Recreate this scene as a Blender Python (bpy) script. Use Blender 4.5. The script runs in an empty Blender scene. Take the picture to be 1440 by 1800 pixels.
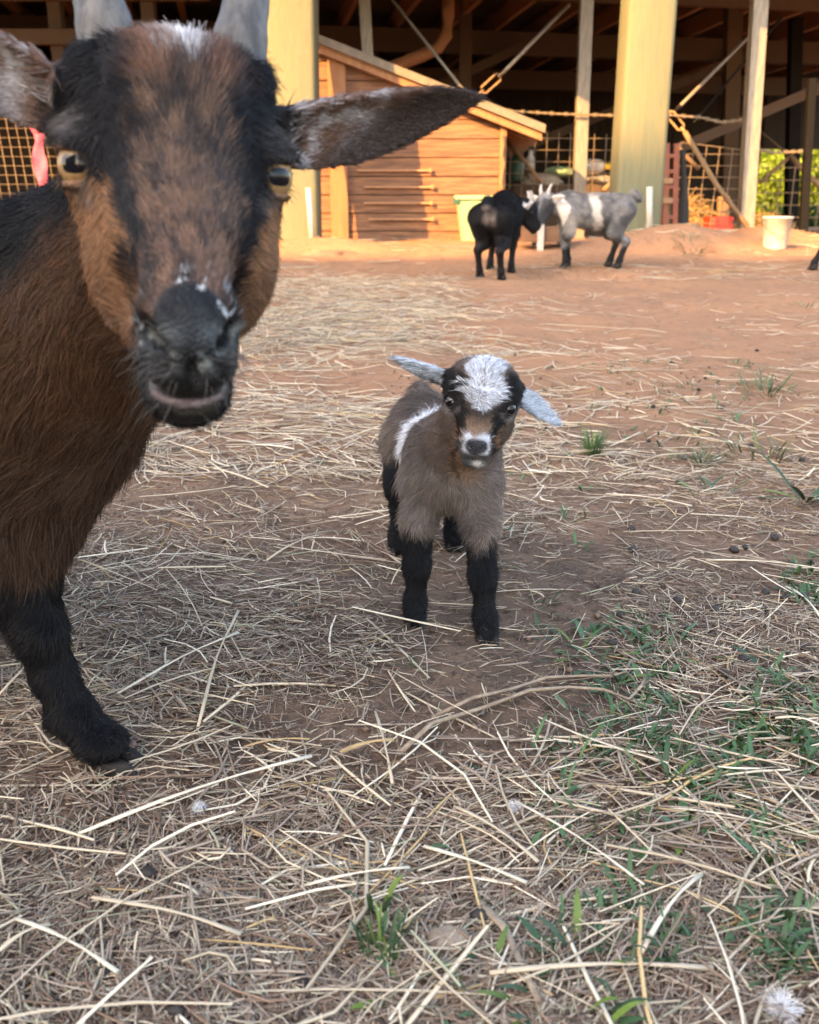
import bpy, bmesh, math, random
import numpy as np
from mathutils import Vector, Matrix
R = math.radians
rng = np.random.default_rng(7)
random.seed(7)
SC = bpy.context.scene
COL = SC.collection

# ---------------------------------------------------------------- camera
PITCH = R(17.0); CAM = np.array([0.0, 0.0, 0.42]); FPX = 1680.0
cd = bpy.data.cameras.new('camera'); cam = bpy.data.objects.new('camera', cd); COL.objects.link(cam)
cam.location = CAM; cam.rotation_euler = (R(90) - PITCH, 0, 0)
cd.sensor_fit = 'HORIZONTAL'; cd.sensor_width = 36.0; cd.lens = 36.0 * FPX / 1440.0
cd.clip_start = 0.02; cd.clip_end = 500
cd.dof.use_dof = True; cd.dof.focus_distance = 1.0; cd.dof.aperture_fstop = 13.0
SC.camera = cam
# ---------------------------------------------------------------- sky, sun, exposure
SUN_AZ, SUN_EL = R(40.0), R(25.0)         # light travels to +y and to the right
W = bpy.data.worlds.new('World'); SC.world = W; W.use_nodes = True
nt = W.node_tree; bgn = nt.nodes['Background']
sky = nt.nodes.new('ShaderNodeTexSky'); sky.sky_type = 'NISHITA'; sky.sun_disc = False
sky.sun_elevation = SUN_EL; sky.sun_rotation = math.pi + SUN_AZ
sky.altitude = 200; sky.air_density = 1.0; sky.dust_density = 3.0; sky.ozone_density = 1.0
nt.links.new(sky.outputs[0], bgn.inputs[0]); bgn.inputs[1].default_value = 0.15
sl = bpy.data.lights.new('sun', 'SUN'); sl.energy = 3.2; sl.angle = R(0.6); sl.color = (1.0, 0.56, 0.20)
sun = bpy.data.objects.new('sun', sl); COL.objects.link(sun); sun.location = (-20, -20, 12)
LD = Vector((math.sin(SUN_AZ) * math.cos(SUN_EL), math.cos(SUN_AZ) * math.cos(SUN_EL), -math.sin(SUN_EL)))
sun.rotation_euler = LD.to_track_quat('-Z', 'Y').to_euler()
SC.view_settings.view_transform = 'Standard'; SC.view_settings.look = 'None'
SC.view_settings.exposure = 2.82; SC.view_settings.gamma = 1.0
SC.view_settings.use_white_balance = True; SC.view_settings.white_balance_temperature = 7600; SC.view_settings.white_balance_tint = 13
SC.cycles.use_denoising = True
SC.cycles.max_bounces = 8; SC.cycles.diffuse_bounces = 4; SC.cycles.glossy_bounces = 3

# ---------------------------------------------------------------- helpers
_F = np.array([0, math.cos(PITCH), -math.sin(PITCH)]); _U = np.array([0, math.sin(PITCH), math.cos(PITCH)])
def ray(px, py):
    return _F + np.array([1., 0, 0]) * (px - 720) / FPX + _U * (900 - py) / FPX
def P(px, py, Y):
    d = ray(px, py); return CAM + d * (Y / d[1])
def vnoise(p, s, seed=0):
    q = np.asarray(p, np.float64) * s + seed * 17.31
    i = np.floor(q).astype(np.int64); f = q - i; f = f * f * (3 - 2 * f)
    def h(a, b, c):
        n = (a * 374761393 + b * 668265263 + c * 1274126177 + seed * 974711) & 0x7fffffff
        n = ((n ^ (n >> 13)) * 1274126177) & 0x7fffffff
        return ((n ^ (n >> 16)) & 0xffff) / 65535.0
    r = 0
    for dx in (0, 1):
        for dy in (0, 1):
            for dz in (0, 1):
                w = (f[..., 0] if dx else 1 - f[..., 0]) * (f[..., 1] if dy else 1 - f[..., 1]) * (f[..., 2] if dz else 1 - f[..., 2])
                r = r + w * h(i[..., 0] + dx, i[..., 1] + dy, i[..., 2] + dz)
    return r
def sstep(a, b, x):
    t = np.clip((x - a) / (b - a), 0, 1); return t * t * (3 - 2 * t)
def bump(x, c, w):
    return np.exp(-((x - c) / w) ** 2)
_gy = [-60, -2, 0.0, 1, 5.3, 6, 6.6, 7, 8, 20, 300]
_gz = [-.09, -.09, -.03, 0, .129, .168, .222, .250, .270, .28, .28]
MOUNDS = [(-.62, 6.75, .07, .5, .22), (1.80, 6.72, .16, .55, .32), (2.75, 7.75, .10, .5, .3), (.90, 5.32, -.10, .26, .14), (.62, 5.5, .02, .3, .2)]
def gz(x, y):
    x = np.asarray(x, float); y = np.asarray(y, float)
    z = np.interp(y, _gy, _gz)
    p = np.stack(np.broadcast_arrays(x, y, 0 * x + .5), -1)
    z = z + (vnoise(p, 3.0, 1) - .5) * .016 + (vnoise(p, 11.0, 2) - .5) * .008
    md = sstep(1.3, 2.2, y) * sstep(6.6, 5.6, y); z = z + md * ((vnoise(p, 6.0, 22) - .5) * .018 + (vnoise(p, 17.0, 23) - .5) * .016)
    for cx, cy, a, rx, ry in MOUNDS:
        z = z + a * np.exp(-((x - cx) / rx) ** 2 - ((y - cy) / ry) ** 2)
    return z
def G(px, py):
    d = ray(px, py); t0, t1 = .2, 60.
    ts = np.geomspace(.2, 60, 900); pts = CAM + ts[:, None] * d
    below = pts[:, 2] < gz(pts[:, 0], pts[:, 1])
    k = int(np.argmax(below)) if below.any() else 899
    return np.array([pts[k, 0], pts[k, 1], float(gz(pts[k, 0], pts[k, 1]))])

def mat(name, col, rough=.7, spec=.3, noise=None, bumpv=None, metal=0.0, coat=0.0, attr=None, trans=0.0, stretch=(1, 1, 1), coord='Object'):
    """noise: (scale, colour2, detail, sharpness); bumpv: (scale, strength, distance)."""
    m = bpy.data.materials.new(name); m.use_nodes = True
    n = m.node_tree.nodes; l = m.node_tree.links; b = n['Principled BSDF']
    b.inputs['Base Color'].default_value = (*col, 1); b.inputs['Roughness'].default_value = rough
    b.inputs['Specular IOR Level'].default_value = spec; b.inputs['Metallic'].default_value = metal
    b.inputs['Coat Weight'].default_value = coat
    src = None
    if attr:
        a = n.new('ShaderNodeAttribute'); a.attribute_name = attr; src = a.outputs['Color']
    tc = n.new('ShaderNodeTexCoord'); mp = n.new('ShaderNodeMapping'); mp.inputs['Scale'].default_value = stretch
    l.new(tc.outputs[coord], mp.inputs[0])
    if noise:
        layers = noise if isinstance(noise, list) else [noise]
        for (sc, c2, det, w) in layers:
            t = n.new('ShaderNodeTexNoise'); t.inputs['Scale'].default_value = sc; t.inputs['Detail'].default_value = det; t.inputs['Roughness'].default_value = .65
            l.new(mp.outputs[0], t.inputs['Vector'])
            r = n.new('ShaderNodeValToRGB'); r.color_ramp.elements[0].position = .5 - w; r.color_ramp.elements[1].position = .5 + w
            l.new(t.outputs['Fac'], r.inputs[0])
            x = n.new('ShaderNodeMix'); x.data_type = 'RGBA'
            l.new(r.outputs[0], x.inputs[0]); x.inputs[7].default_value = (*c2, 1)
            if src: l.new(src, x.inputs[6])
            else: x.inputs[6].default_value = (*col, 1)
            src = x.outputs[2]
    if src: l.new(src, b.inputs['Base Color'])
    if bumpv:
        t = n.new('ShaderNodeTexNoise'); t.inputs['Scale'].default_value = bumpv[0]; t.inputs['Detail'].default_value = 5
        l.new(mp.outputs[0], t.inputs['Vector'])
        bp = n.new('ShaderNodeBump'); bp.inputs['Strength'].default_value = bumpv[1]; bp.inputs['Distance'].default_value = bumpv[2]
        l.new(t.outputs['Fac'], bp.inputs['Height']); l.new(bp.outputs[0], b.inputs['Normal'])
    if trans: b.inputs['Transmission Weight'].default_value = trans
    return m

def tag(o, label=None, cat=None, group=None, kind=None):
    if label: o['label'] = label
    if cat: o['category'] = cat
    if group: o['group'] = group
    if kind: o['kind'] = kind
    return o
def empty(name, loc, label=None, cat=None, group=None, rz=0):
    o = bpy.data.objects.new(name, None); COL.objects.link(o); o.location = loc; o.rotation_euler = (0, 0, rz)
    o.empty_display_size = .05
    return tag(o, label, cat, group)
def link(name, me, m, parent=None, smooth=True, loc=None):
    o = bpy.data.objects.new(name, me); COL.objects.link(o)
    if m is not None and not me.materials: me.materials.append(m)
    if smooth: me.polygons.foreach_set('use_smooth', np.ones(len(me.polygons), bool))
    if parent: o.parent = parent
    if loc is not None: o.location = loc
    return o
def pymesh(name, V, Fc, attrs=None):
    me = bpy.data.meshes.new(name); V = np.asarray(V, np.float32)
    if isinstance(Fc, np.ndarray):
        k = Fc.shape[1]; me.vertices.add(len(V)); me.vertices.foreach_set('co', V.ravel())
        me.loops.add(Fc.size); me.loops.foreach_set('vertex_index', Fc.ravel().astype(np.int32))
        me.polygons.add(len(Fc)); me.polygons.foreach_set('loop_start', np.arange(0, Fc.size, k, dtype=np.int32))
        me.update(calc_edges=True); me.validate()
    else:
        me.from_pydata(V.tolist(), [], Fc)
    for an, c in (attrs or {}).items():
        a = me.color_attributes.new(an, 'FLOAT_COLOR', 'POINT')
        a.data.foreach_set('color', np.concatenate([c, np.ones((len(c), 1))], 1).astype(np.float32).ravel())
    return me
class MB:
    """collects boxes, tubes and lathes into one mesh"""
    def __init__(s): s.v = []; s.f = []
    def raw(s, v, f):
        b = len(s.v); s.v += [tuple(map(float, q)) for q in v]; s.f += [tuple(b + i for i in q) for q in f]; return s
    def box(s, a, b, bev=0.0, M=None):
        x0, y0, z0 = a; x1, y1, z1 = b; c = min(bev, .49 * min(abs(x1 - x0), abs(y1 - y0), abs(z1 - z0)))
        if c <= 0:
            v = [(x, y, z) for z in (z0, z1) for y in (y0, y1) for x in (x0, x1)]
            f = [(0, 2, 3, 1), (4, 5, 7, 6), (0, 1, 5, 4), (2, 6, 7, 3), (0, 4, 6, 2), (1, 3, 7, 5)]
        else:
            bm = bmesh.new(); bmesh.ops.create_cube(bm, size=1)
            for q in bm.verts: q.co = Vector(((x0 + x1) / 2 + q.co.x * (x1 - x0), (y0 + y1) / 2 + q.co.y * (y1 - y0), (z0 + z1) / 2 + q.co.z * (z1 - z0)))
            bmesh.ops.bevel(bm, geom=bm.edges[:] + bm.verts[:], offset=c, segments=2, profile=.6, affect='EDGES')
            bm.verts.ensure_lookup_table(); v = [tuple(q.co) for q in bm.verts]; f = [tuple(q.index for q in fc.verts) for fc in bm.faces]; bm.free()
        if M is not None: v = [tuple(M @ Vector(q)) for q in v]
        return s.raw(v, f)
    def tube(s, pts, r, n=6, caps=True, flat=1.0, up=(0.13, .21, .97)):
        pts = [Vector(p) for p in pts]; rs = r if isinstance(r, (list, tuple, np.ndarray)) else [r] * len(pts)
        v = []; f = []; up = Vector(up)
        for i, p in enumerate(pts):
            d = (pts[min(i + 1, len(pts) - 1)] - pts[max(i - 1, 0)]).normalized()
            a = d.cross(up)
            if a.length < .05: a = d.cross(Vector((1, 0, 0)))
            a.normalize(); b = a.cross(d)
            for k in range(n):
                t = 2 * math.pi * k / n; v.append(p + (a * math.cos(t) + b * math.sin(t) * flat) * rs[i])
        for i in range(len(pts) - 1):
            for k in range(n):
                q = (k + 1) % n; f.append((i * n + k, i * n + q, (i + 1) * n + q, (i + 1) * n + k))
        if caps: f.append(tuple(range(n - 1, -1, -1))); f.append(tuple((len(pts) - 1) * n + k for k in range(n)))
        return s.raw(v, f)
    def lathe(s, prof, n=24, c=(0, 0, 0)):
        v = []; f = []
        for (r, z) in prof:
            for k in range(n):
                t = 2 * math.pi * k / n; v.append((c[0] + r * math.cos(t), c[1] + r * math.sin(t), c[2] + z))
        for i in range(len(prof) - 1):
            for k in range(n):
                q = (k + 1) % n; f.append((i * n + k, i * n + q, (i + 1) * n + q, (i + 1) * n + k))
        return s.raw(v, f)
    def build(s, name, m, parent=None, smooth=False, loc=None, base=None):
        if base is not None: s.v = [(q[0] - base[0], q[1] - base[1], q[2] - base[2]) for q in s.v]
        me = bpy.data.meshes.new(name); me.from_pydata(s.v, [], s.f)
        return link(name, me, m, parent, smooth, loc)

# ---------------------------------------------------------------- implicit surfaces for the animals
def smin(a, b, k):
    h = np.maximum(k - np.abs(a - b), 0) / k; return np.minimum(a, b) - h * h * k * .25
class Field:
    def __init__(s, xs, ys, zs):
        s.x, s.y, s.z = [np.asarray(q, np.float32) for q in (xs, ys, zs)]
        s.f = np.full((len(s.x), len(s.y), len(s.z)), .5, np.float32)
    def _sub(s, lo, hi):
        sl = tuple(slice(max(np.searchsorted(g, a) - 2, 0), np.searchsorted(g, b) + 2) for g, a, b in zip((s.x, s.y, s.z), lo, hi))
        return sl, s.x[sl[0]][:, None, None], s.y[sl[1]][None, :, None], s.z[sl[2]][None, None, :]
    def app(s, lo, hi, fn, k, cut=False):
        sl, X, Y, Z = s._sub(lo, hi)
        if 0 in s.f[sl].shape: return
        d = fn(X, Y, Z).astype(np.float32)
        s.f[sl] = -smin(-s.f[sl], d, k) if cut else smin(s.f[sl], d, k)
    def cone(s, a, b, r1, r2, k=.02, cut=False):
        a = np.asarray(a, float); b = np.asarray(b, float); m = max(r1, r2) + k + .012; ba = b - a; L2 = float(ba @ ba) + 1e-12
        def fn(X, Y, Z):
            px, py, pz = X - a[0], Y - a[1], Z - a[2]
            h = np.clip((px * ba[0] + py * ba[1] + pz * ba[2]) / L2, 0, 1)
            return np.sqrt((px - h * ba[0]) ** 2 + (py - h * ba[1]) ** 2 + (pz - h * ba[2]) ** 2) - (r1 + (r2 - r1) * h)
        s.app(np.minimum(a, b) - m, np.maximum(a, b) + m, fn, k, cut)
    def chain(s, pts, rs, k=.02, cut=False):
        for i in range(len(pts) - 1): s.cone(pts[i], pts[i + 1], rs[i], rs[i + 1], k, cut)
    def ell(s, c, rad, M=None, k=.02, cut=False):
        c = np.asarray(c, float); M = np.eye(3) if M is None else np.asarray(M, float); m = max(rad) + k + .012
        def fn(X, Y, Z):
            px, py, pz = X - c[0], Y - c[1], Z - c[2]; k0 = 0; k1 = 0
            for i in range(3):
                q = (px * M[i][0] + py * M[i][1] + pz * M[i][2]) / rad[i]; k0 = k0 + q * q; k1 = k1 + (q / rad[i]) ** 2
            k0 = np.sqrt(k0); return k0 * (k0 - 1) / np.sqrt(k1 + 1e-9)
        s.app(c - m, c + m, fn, k, cut)
    def ear(s, a, b, nrm, width, thick, cup, bend=0.0, k=.008, prof=None):
        a = np.asarray(a, float); b = np.asarray(b, float); e = b - a; L = np.linalg.norm(e); e /= L
        n = np.asarray(nrm, float); n = n - e * (n @ e); n /= np.linalg.norm(n); v = np.cross(n, e); m = width + cup + .02
        def fn(X, Y, Z):
            px, py, pz = X - a[0], Y - a[1], Z - a[2]
            u = (px * e[0] + py * e[1] + pz * e[2]) / L; vv = px * v[0] + py * v[1] + pz * v[2]; w = px * n[0] + py * n[1] + pz * n[2]
            uc = np.clip(u, 0, 1)
            hw = width * 1.62 * (uc + .10) ** .5 * np.maximum(1 - uc, 0) ** .80 - np.maximum(u - 1, 0) * L - np.maximum(-u, 0) * L
            th = thick * (1.3 - .45 * uc)
            dw = np.abs(w - cup * np.minimum((vv / width) ** 2, 1.6) + bend * uc * uc) - th; dv = (np.abs(vv) - hw) * .85
            return np.sqrt(np.maximum(dw, 0) ** 2 + np.maximum(dv, 0) ** 2) + np.minimum(np.maximum(dw, dv), 0)
        s.app(np.minimum(a, b) - m, np.maximum(a, b) + m, fn, k)
    def mesh(s):
        f = s.f; ins = f < 0; nx, ny, nz = f.shape
        cor = [(i, j, k) for i in (0, 1) for j in (0, 1) for k in (0, 1)]
        cnt = np.zeros((nx - 1, ny - 1, nz - 1), np.uint8)
        for i, j, k in cor: cnt += ins[i:nx - 1 + i, j:ny - 1 + j, k:nz - 1 + k]
        I, J, K = np.nonzero((cnt > 0) & (cnt < 8)); idx = np.full(cnt.shape, -1, np.int64); idx[I, J, K] = np.arange(len(I))
        acc = np.zeros((len(I), 3)); num = np.zeros(len(I))
        for c in cor:
            for ax in range(3):
                if c[ax]: continue
                e = list(c); e[ax] = 1
                fa = f[I + c[0], J + c[1], K + c[2]]; fb = f[I + e[0], J + e[1], K + e[2]]; cr = (fa < 0) != (fb < 0)
                t = np.where(cr, fa / np.where(cr, fa - fb, 1), 0)
                pa = np.stack([s.x[I + c[0]], s.y[J + c[1]], s.z[K + c[2]]], 1); pb = np.stack([s.x[I + e[0]], s.y[J + e[1]], s.z[K + e[2]]], 1)
                acc += np.where(cr[:, None], pa + (pb - pa) * t[:, None], 0); num += cr
        V = acc / num[:, None]; Q = []
        for ax in range(3):
            a = ins[:-1] if ax == 0 else ins[:, :-1] if ax == 1 else ins[:, :, :-1]
            b = ins[1:] if ax == 0 else ins[:, 1:] if ax == 1 else ins[:, :, 1:]
            i, j, k = np.nonzero(a != b); sg = a[i, j, k]
            o1, o2 = [(1, 2), (2, 0), (0, 1)][ax]
            base = [i, j, k]; n3 = [nx, ny, nz]
            ok = (base[o1] > 0) & (base[o2] > 0) & (base[o1] < n3[o1] - 1) & (base[o2] < n3[o2] - 1)
            def cell(d1, d2):
                q = [g[ok].copy() for g in base]; q[o1] -= d1; q[o2] -= d2; return idx[q[0], q[1], q[2]]
            q = np.stack([cell(1, 1), cell(0, 1), cell(0, 0), cell(1, 0)], 1)
            q[~sg[ok]] = q[~sg[ok]][:, ::-1]; Q.append(q)
        return V, np.concatenate(Q)
def seg(*parts):
    """rectilinear grid axis: seg((x0,x1,step),...)"""
    out = []
    for a, b, st in parts: out.append(np.linspace(a, b, max(int(round((b - a) / st)), 1), endpoint=False))
    return np.concatenate(out + [[parts[-1][1]]])
def vnormals(V, Q):
    n = np.cross(V[Q[:, 2]] - V[Q[:, 0]], V[Q[:, 3]] - V[Q[:, 1]]); N = np.zeros_like(V)
    for k in range(4): np.add.at(N, Q[:, k], n)
    return N / (np.linalg.norm(N, axis=1, keepdims=True) + 1e-12)
def unit(a): return a / (np.linalg.norm(a, axis=-1, keepdims=True) + 1e-12)

def fur_mat(name, rough=.45):
    m = bpy.data.materials.new(name); m.use_nodes = True; n = m.node_tree.nodes; l = m.node_tree.links
    b = n['Principled BSDF']; a = n.new('ShaderNodeAttribute'); a.attribute_name = 'coat_color'
    l.new(a.outputs['Color'], b.inputs['Base Color']); b.inputs['Roughness'].default_value = rough; b.inputs['Specular IOR Level'].default_value = .2
    return m
FUR = fur_mat('fur')
def skin_mat(name):
    m = mat(name, (.1, .1, .1), .6, .22, attr='skin_color'); n = m.node_tree.nodes; l = m.node_tree.links; b = n['Principled BSDF']
    tc = n.new('ShaderNodeTexCoord'); v = n.new('ShaderNodeTexVoronoi'); v.inputs['Scale'].default_value = 520; l.new(tc.outputs['Object'], v.inputs['Vector'])
    t = n.new('ShaderNodeTexNoise'); t.inputs['Scale'].default_value = 160; t.inputs['Detail'].default_value = 6; l.new(tc.outputs['Object'], t.inputs['Vector'])
    a = n.new('ShaderNodeMath'); a.operation = 'ADD'; l.new(v.outputs['Distance'], a.inputs[0]); l.new(t.outputs['Fac'], a.inputs[1])
    bp = n.new('ShaderNodeBump'); bp.inputs['Strength'].default_value = .7; bp.inputs['Distance'].default_value = .0014; l.new(a.outputs[0], bp.inputs['Height']); l.new(bp.outputs[0], b.inputs['Normal'])
    r = n.new('ShaderNodeMapRange'); r.inputs[1].default_value = .35; r.inputs[2].default_value = .65; r.inputs[3].default_value = .36; r.inputs[4].default_value = .75; l.new(t.outputs['Fac'], r.inputs[0]); l.new(r.outputs[0], b.inputs['Roughness'])
    return m
SKIN = skin_mat('goat_skin')
def grow(name, parent, base, V, Q, n, colf, lenf, combf, densf, rad, lift=.35, npt=5, jit=.35, curl=.5, seed=1):
    g = np.random.default_rng(seed)
    N = vnormals(V, Q); T = np.concatenate([Q[:, [0, 1, 2]], Q[:, [0, 2, 3]]])
    A = .5 * np.linalg.norm(np.cross(V[T[:, 1]] - V[T[:, 0]], V[T[:, 2]] - V[T[:, 0]]), axis=1)
    w = A * densf(V[T].mean(1), unit(N[T].mean(1))); c = np.cumsum(w); t = np.searchsorted(c, g.random(n) * c[-1])
    a, b = g.random(n), g.random(n); fl = a + b > 1; a[fl], b[fl] = 1 - a[fl], 1 - b[fl]
    tri = T[np.minimum(t, len(T) - 1)]; ww = np.stack([1 - a - b, a, b], 1)[:, :, None]
    p = (V[tri] * ww).sum(1); nn = unit((N[tri] * ww).sum(1))
    L = lenf(p, nn) * (.6 + .6 * g.random(n)) * np.where(g.random(n) < .12, 1.5, 1.0)
    cl = np.stack([vnoise(p, 90, 3 + q) for q in range(3)], 1) - .5
    cl2 = np.stack([vnoise(p, 28, 13 + q) for q in range(3)], 1) - .5
    d = combf(p, nn) + cl * jit * 2.2 + cl2 * jit * 1.6 + (g.random((n, 3)) - .5) * jit
    d = unit(d - nn * (d * nn).sum(1, keepdims=True)); lf = (lift + .25 * (g.random(n) - .5))[:, None]
    d0 = unit(d + nn * lf * 2)
    d1 = unit(d + nn * lf * (1 - curl) + (g.random((n, 3)) - .5) * .25)
    pts = np.zeros((n, npt, 3)); pts[:, 0] = p - nn * .0008; s = (L / (npt - 1))[:, None]
    for i in range(1, npt):
        q = i / (npt - 1); pts[:, i] = pts[:, i - 1] + unit(d0 * (1 - q) + d1 * q) * s
    col = colf(p, nn, g) * (.55 + .95 * g.random((n, 1)) ** 1.2) * (.75 + .5 * vnoise(p, 300, 31))[:, None]
    cv = bpy.data.hair_curves.new(name); cv.add_curves([npt] * n)
    cv.points.foreach_set('position', (pts - base).astype(np.float32).ravel())
    rr = rad * (.7 + .6 * g.random(n))[:, None] * np.linspace(1, .25, npt)[None]
    ra = cv.attributes.get('radius') or cv.attributes.new('radius', 'FLOAT', 'POINT'); ra.data.foreach_set('value', rr.astype(np.float32).ravel())
    ca = cv.attributes.new('coat_color', 'FLOAT_COLOR', 'CURVE')
    ca.data.foreach_set('color', np.concatenate([np.clip(col, 0, 1), np.ones((n, 1))], 1).astype(np.float32).ravel())
    cv.materials.append(FUR)
    o = bpy.data.objects.new(name, cv); COL.objects.link(o); o.parent = parent
    return o
class Frame:
    """head frame: r = right as seen from in front, u = up, f = the way the face looks; in centimetres"""
    def __init__(s, O, face, roll=0.0, pitch=0.0):
        f = unit(np.array([face[0], face[1], 0.0])); u = np.array([0, 0, 1.]); r = np.cross(u, f)
        if pitch: f, u = f * math.cos(pitch) + u * math.sin(pitch), u * math.cos(pitch) - f * math.sin(pitch)
        c, sn = math.cos(roll), math.sin(roll); s.r, s.u, s.f = c * r + sn * u, -sn * r + c * u, f; s.O = np.asarray(O, float)
        s.M = np.stack([s.r, s.u, s.f])
    def w(s, a, b, c): return s.O + (s.r * a + s.u * b + s.f * c) * .01
    def d(s, a, b, c): return unit(s.r * a + s.u * b + s.f * c)
    def loc(s, p): return (p - s.O) @ s.M.T * 100
def mixc(a, b, t):
    a = np.asarray(a, float); b = np.asarray(b, float); t = np.asarray(t)[..., None]; return a * (1 - t) + b * t
def eye_parts(parent, base, c, look, up, rad, iris_m, white_m, pup_m, pup=(.62, .36), iris=.95, name='eye'):
    look = unit(np.asarray(look, float)); up = unit(np.asarray(up, float) - look * (np.asarray(up, float) @ look)); sd = np.cross(up, look)
    def cap(r, ang, sx=1., sy=1., n=28, m=8, sq=2.0, ang0=0.):
        V = [look * r] if ang0 == 0 else []; F = []
        for i in range(1, m + 1):
            for k in range(n):
                t = 2 * math.pi * k / n; cx, cy = math.cos(t), math.sin(t)
                q = (abs(cx) ** sq + abs(cy) ** sq) ** (-1 / sq); a = ang * i / m
                dx, dy = cx * q * a * sx, cy * q * a * sy; aa = math.hypot(dx, dy) + 1e-9
                V.append((look * math.cos(aa) + (sd * dx + up * dy) / aa * math.sin(aa)) * r)
        for k in range(n): F.append((0, 1 + k, 1 + (k + 1) % n))
        for i in range(m - 1):
            for k in range(n): F.append((1 + i * n + k, 1 + (i + 1) * n + k, 1 + (i + 1) * n + (k + 1) % n, 1 + i * n + (k + 1) % n))
        return V, F
    mb = MB(); mb.raw(*cap(rad, math.pi * .98, m=20)); e = mb.build(name, white_m, parent, True, loc=c - base)
    mb = MB(); mb.raw(*cap(rad * 1.012, iris)); mb.build('iris', iris_m, e, True)
    mb = MB(); mb.raw(*cap(rad * 1.02, 1.0, pup[0], pup[1], sq=3.2)); mb.build('pupil', pup_m, e, True)
    return e
# ---------------------------------------------------------------- ground
def ground():
    xs = seg((-60, -8, 2.5), (-8, -2.5, .12), (-2.5, -1, .04), (-1, 1.5, .012), (1.5, 3.5, .04), (3.5, 9, .12), (9, 60, 2.5))
    ys = seg((-40, -1, 2.0), (-1, .3, .05), (.3, 1.8, .012), (1.8, 4, .03), (4, 9, .05), (9, 20, .3), (20, 120, 5))
    X, Y = np.meshgrid(xs, ys, indexing='ij'); Z = gz(X, Y)
    p = np.stack([X, Y, 0 * X], -1); nr = sstep(4, 1.5, Y) * sstep(.2, .4, Y)
    Z += nr * ((vnoise(p, 40, 4) - .5) * .006 + (vnoise(p, 75, 5) - .5) * .004)
    nx, ny = X.shape; I = np.arange(nx * ny).reshape(nx, ny)
    Q = np.stack([I[:-1, :-1], I[1:, :-1], I[1:, 1:], I[:-1, 1:]], -1).reshape(-1, 4)
    me = pymesh('ground', np.stack([X, Y, Z], -1).reshape(-1, 3), Q)
    m = bpy.data.materials.new('dirt'); m.use_nodes = True; n = m.node_tree.nodes; l = m.node_tree.links; b = n['Principled BSDF']
    tc = n.new('ShaderNodeTexCoord')
    def nz(sc, det=6, rough=.65):
        t = n.new('ShaderNodeTexNoise'); t.inputs['Scale'].default_value = sc; t.inputs['Detail'].default_value = det; t.inputs['Roughness'].default_value = rough; l.new(tc.outputs['Object'], t.inputs['Vector']); return t.outputs['Fac']
    def ramp(src, p0, p1):
        r = n.new('ShaderNodeMapRange'); r.inputs[1].default_value = p0; r.inputs[2].default_value = p1; r.interpolation_type = 'SMOOTHSTEP'; l.new(src, r.inputs[0]); return r.outputs[0]
    def mx(f, a, c2):
        x = n.new('ShaderNodeMix'); x.data_type = 'RGBA'
        l.new(f, x.inputs[0])
        for s, v in ((6, a), (7, c2)):
            if isinstance(v, tuple): x.inputs[s].default_value = (*v, 1)
            else: l.new(v, x.inputs[s])
        return x.outputs[2]
    sp = n.new('ShaderNodeSeparateXYZ'); l.new(tc.outputs['Object'], sp.inputs[0])
    # bare red clay further off, litter-darkened loam close by
    ad = n.new('ShaderNodeMath'); ad.operation = 'MULTIPLY_ADD'; l.new(nz(2.2, 4), ad.inputs[0]); ad.inputs[1].default_value = 2.2; l.new(sp.outputs[1], ad.inputs[2])
    far = ramp(ad.outputs[0], 1.9, 3.6)
    loam = mx(ramp(nz(9), .38, .62), (.150, .103, .074), (.225, .148, .102))
    loam = mx(ramp(nz(70, 5), .45, .70), loam, (.080, .058, .043))
    loam = mx(ramp(nz(240, 3), .56, .72), loam, (.30, .22, .165))
    clay = mx(ramp(nz(3.0), .35, .65), (.38, .205, .118), (.32, .178, .108))
    clay = mx(ramp(nz(26, 5), .50, .72), clay, (.21, .118, .07))
    clay = mx(ramp(nz(110, 4), .55, .72), clay, (.46, .29, .19))
    c = mx(far, loam, clay)
    l.new(c, b.inputs['Base Color']); b.inputs['Roughness'].default_value = .95; b.inputs['Specular IOR Level'].default_value = .12
    bp = n.new('ShaderNodeBump'); bp.inputs['Strength'].default_value = .9; bp.inputs['Distance'].default_value = .010; l.new(nz(150, 6, .7), bp.inputs['Height']); l.new(bp.outputs[0], b.inputs['Normal'])
    return tag(link('ground', me, m), 'reddish brown dirt yard rising gently towards the barn', kind='structure')
ground()
# ================================================================= barn materials
WOODP = lambda name, c, c2, st=(1, 1, .06): mat(name, c, .8, .2, noise=[(22, c2, 6, .2), (90, tuple(q * .6 for q in c), 4, .16), (5, tuple(q * .88 for q in c2), 6, .25), (60, tuple(q * .68 for q in c), 4, .06)], bumpv=(120, .5, .004), stretch=st)
M_POST = WOODP('weathered_green_paint', (.205, .195, .118), (.11, .13, .09))
M_SHED = mat('orange_stained_plank', (.28, .145, .080), .78, .2, noise=[(9, (.20, .105, .065), 6, .22), (60, (.12, .066, .045), 5, .12)], bumpv=(90, .5, .003), stretch=(.08, 1, 1))
M_TRIM = mat('orange_trim', (.32, .165, .085), .75, .2, noise=(30, (.22, .11, .06), 5, .2), stretch=(1, 1, .1))
M_LITEDGE_BRACKET = mat('lit_edge_and_bracket', (.42, .24, .14), .7, .2, noise=(40, (.3, .16, .09), 4, .2))  # pale orange paints sunlit plank edges; the ladder brackets share it
M_STEEL = mat('galvanised_steel', (.16, .15, .125), .5, .5, noise=[(40, (.30, .25, .19), 5, .2)], metal=.25, stretch=(1, 1, .2))
M_DARKSTEEL = mat('dark_steel', (.004, .004, .004), .7, .15, noise=(30, (.008, .007, .006), 4, .2))
M_RUST = mat('rusty_steel', (.26, .15, .08), .7, .3, noise=(60, (.40, .24, .11), 5, .2), metal=.2)
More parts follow.
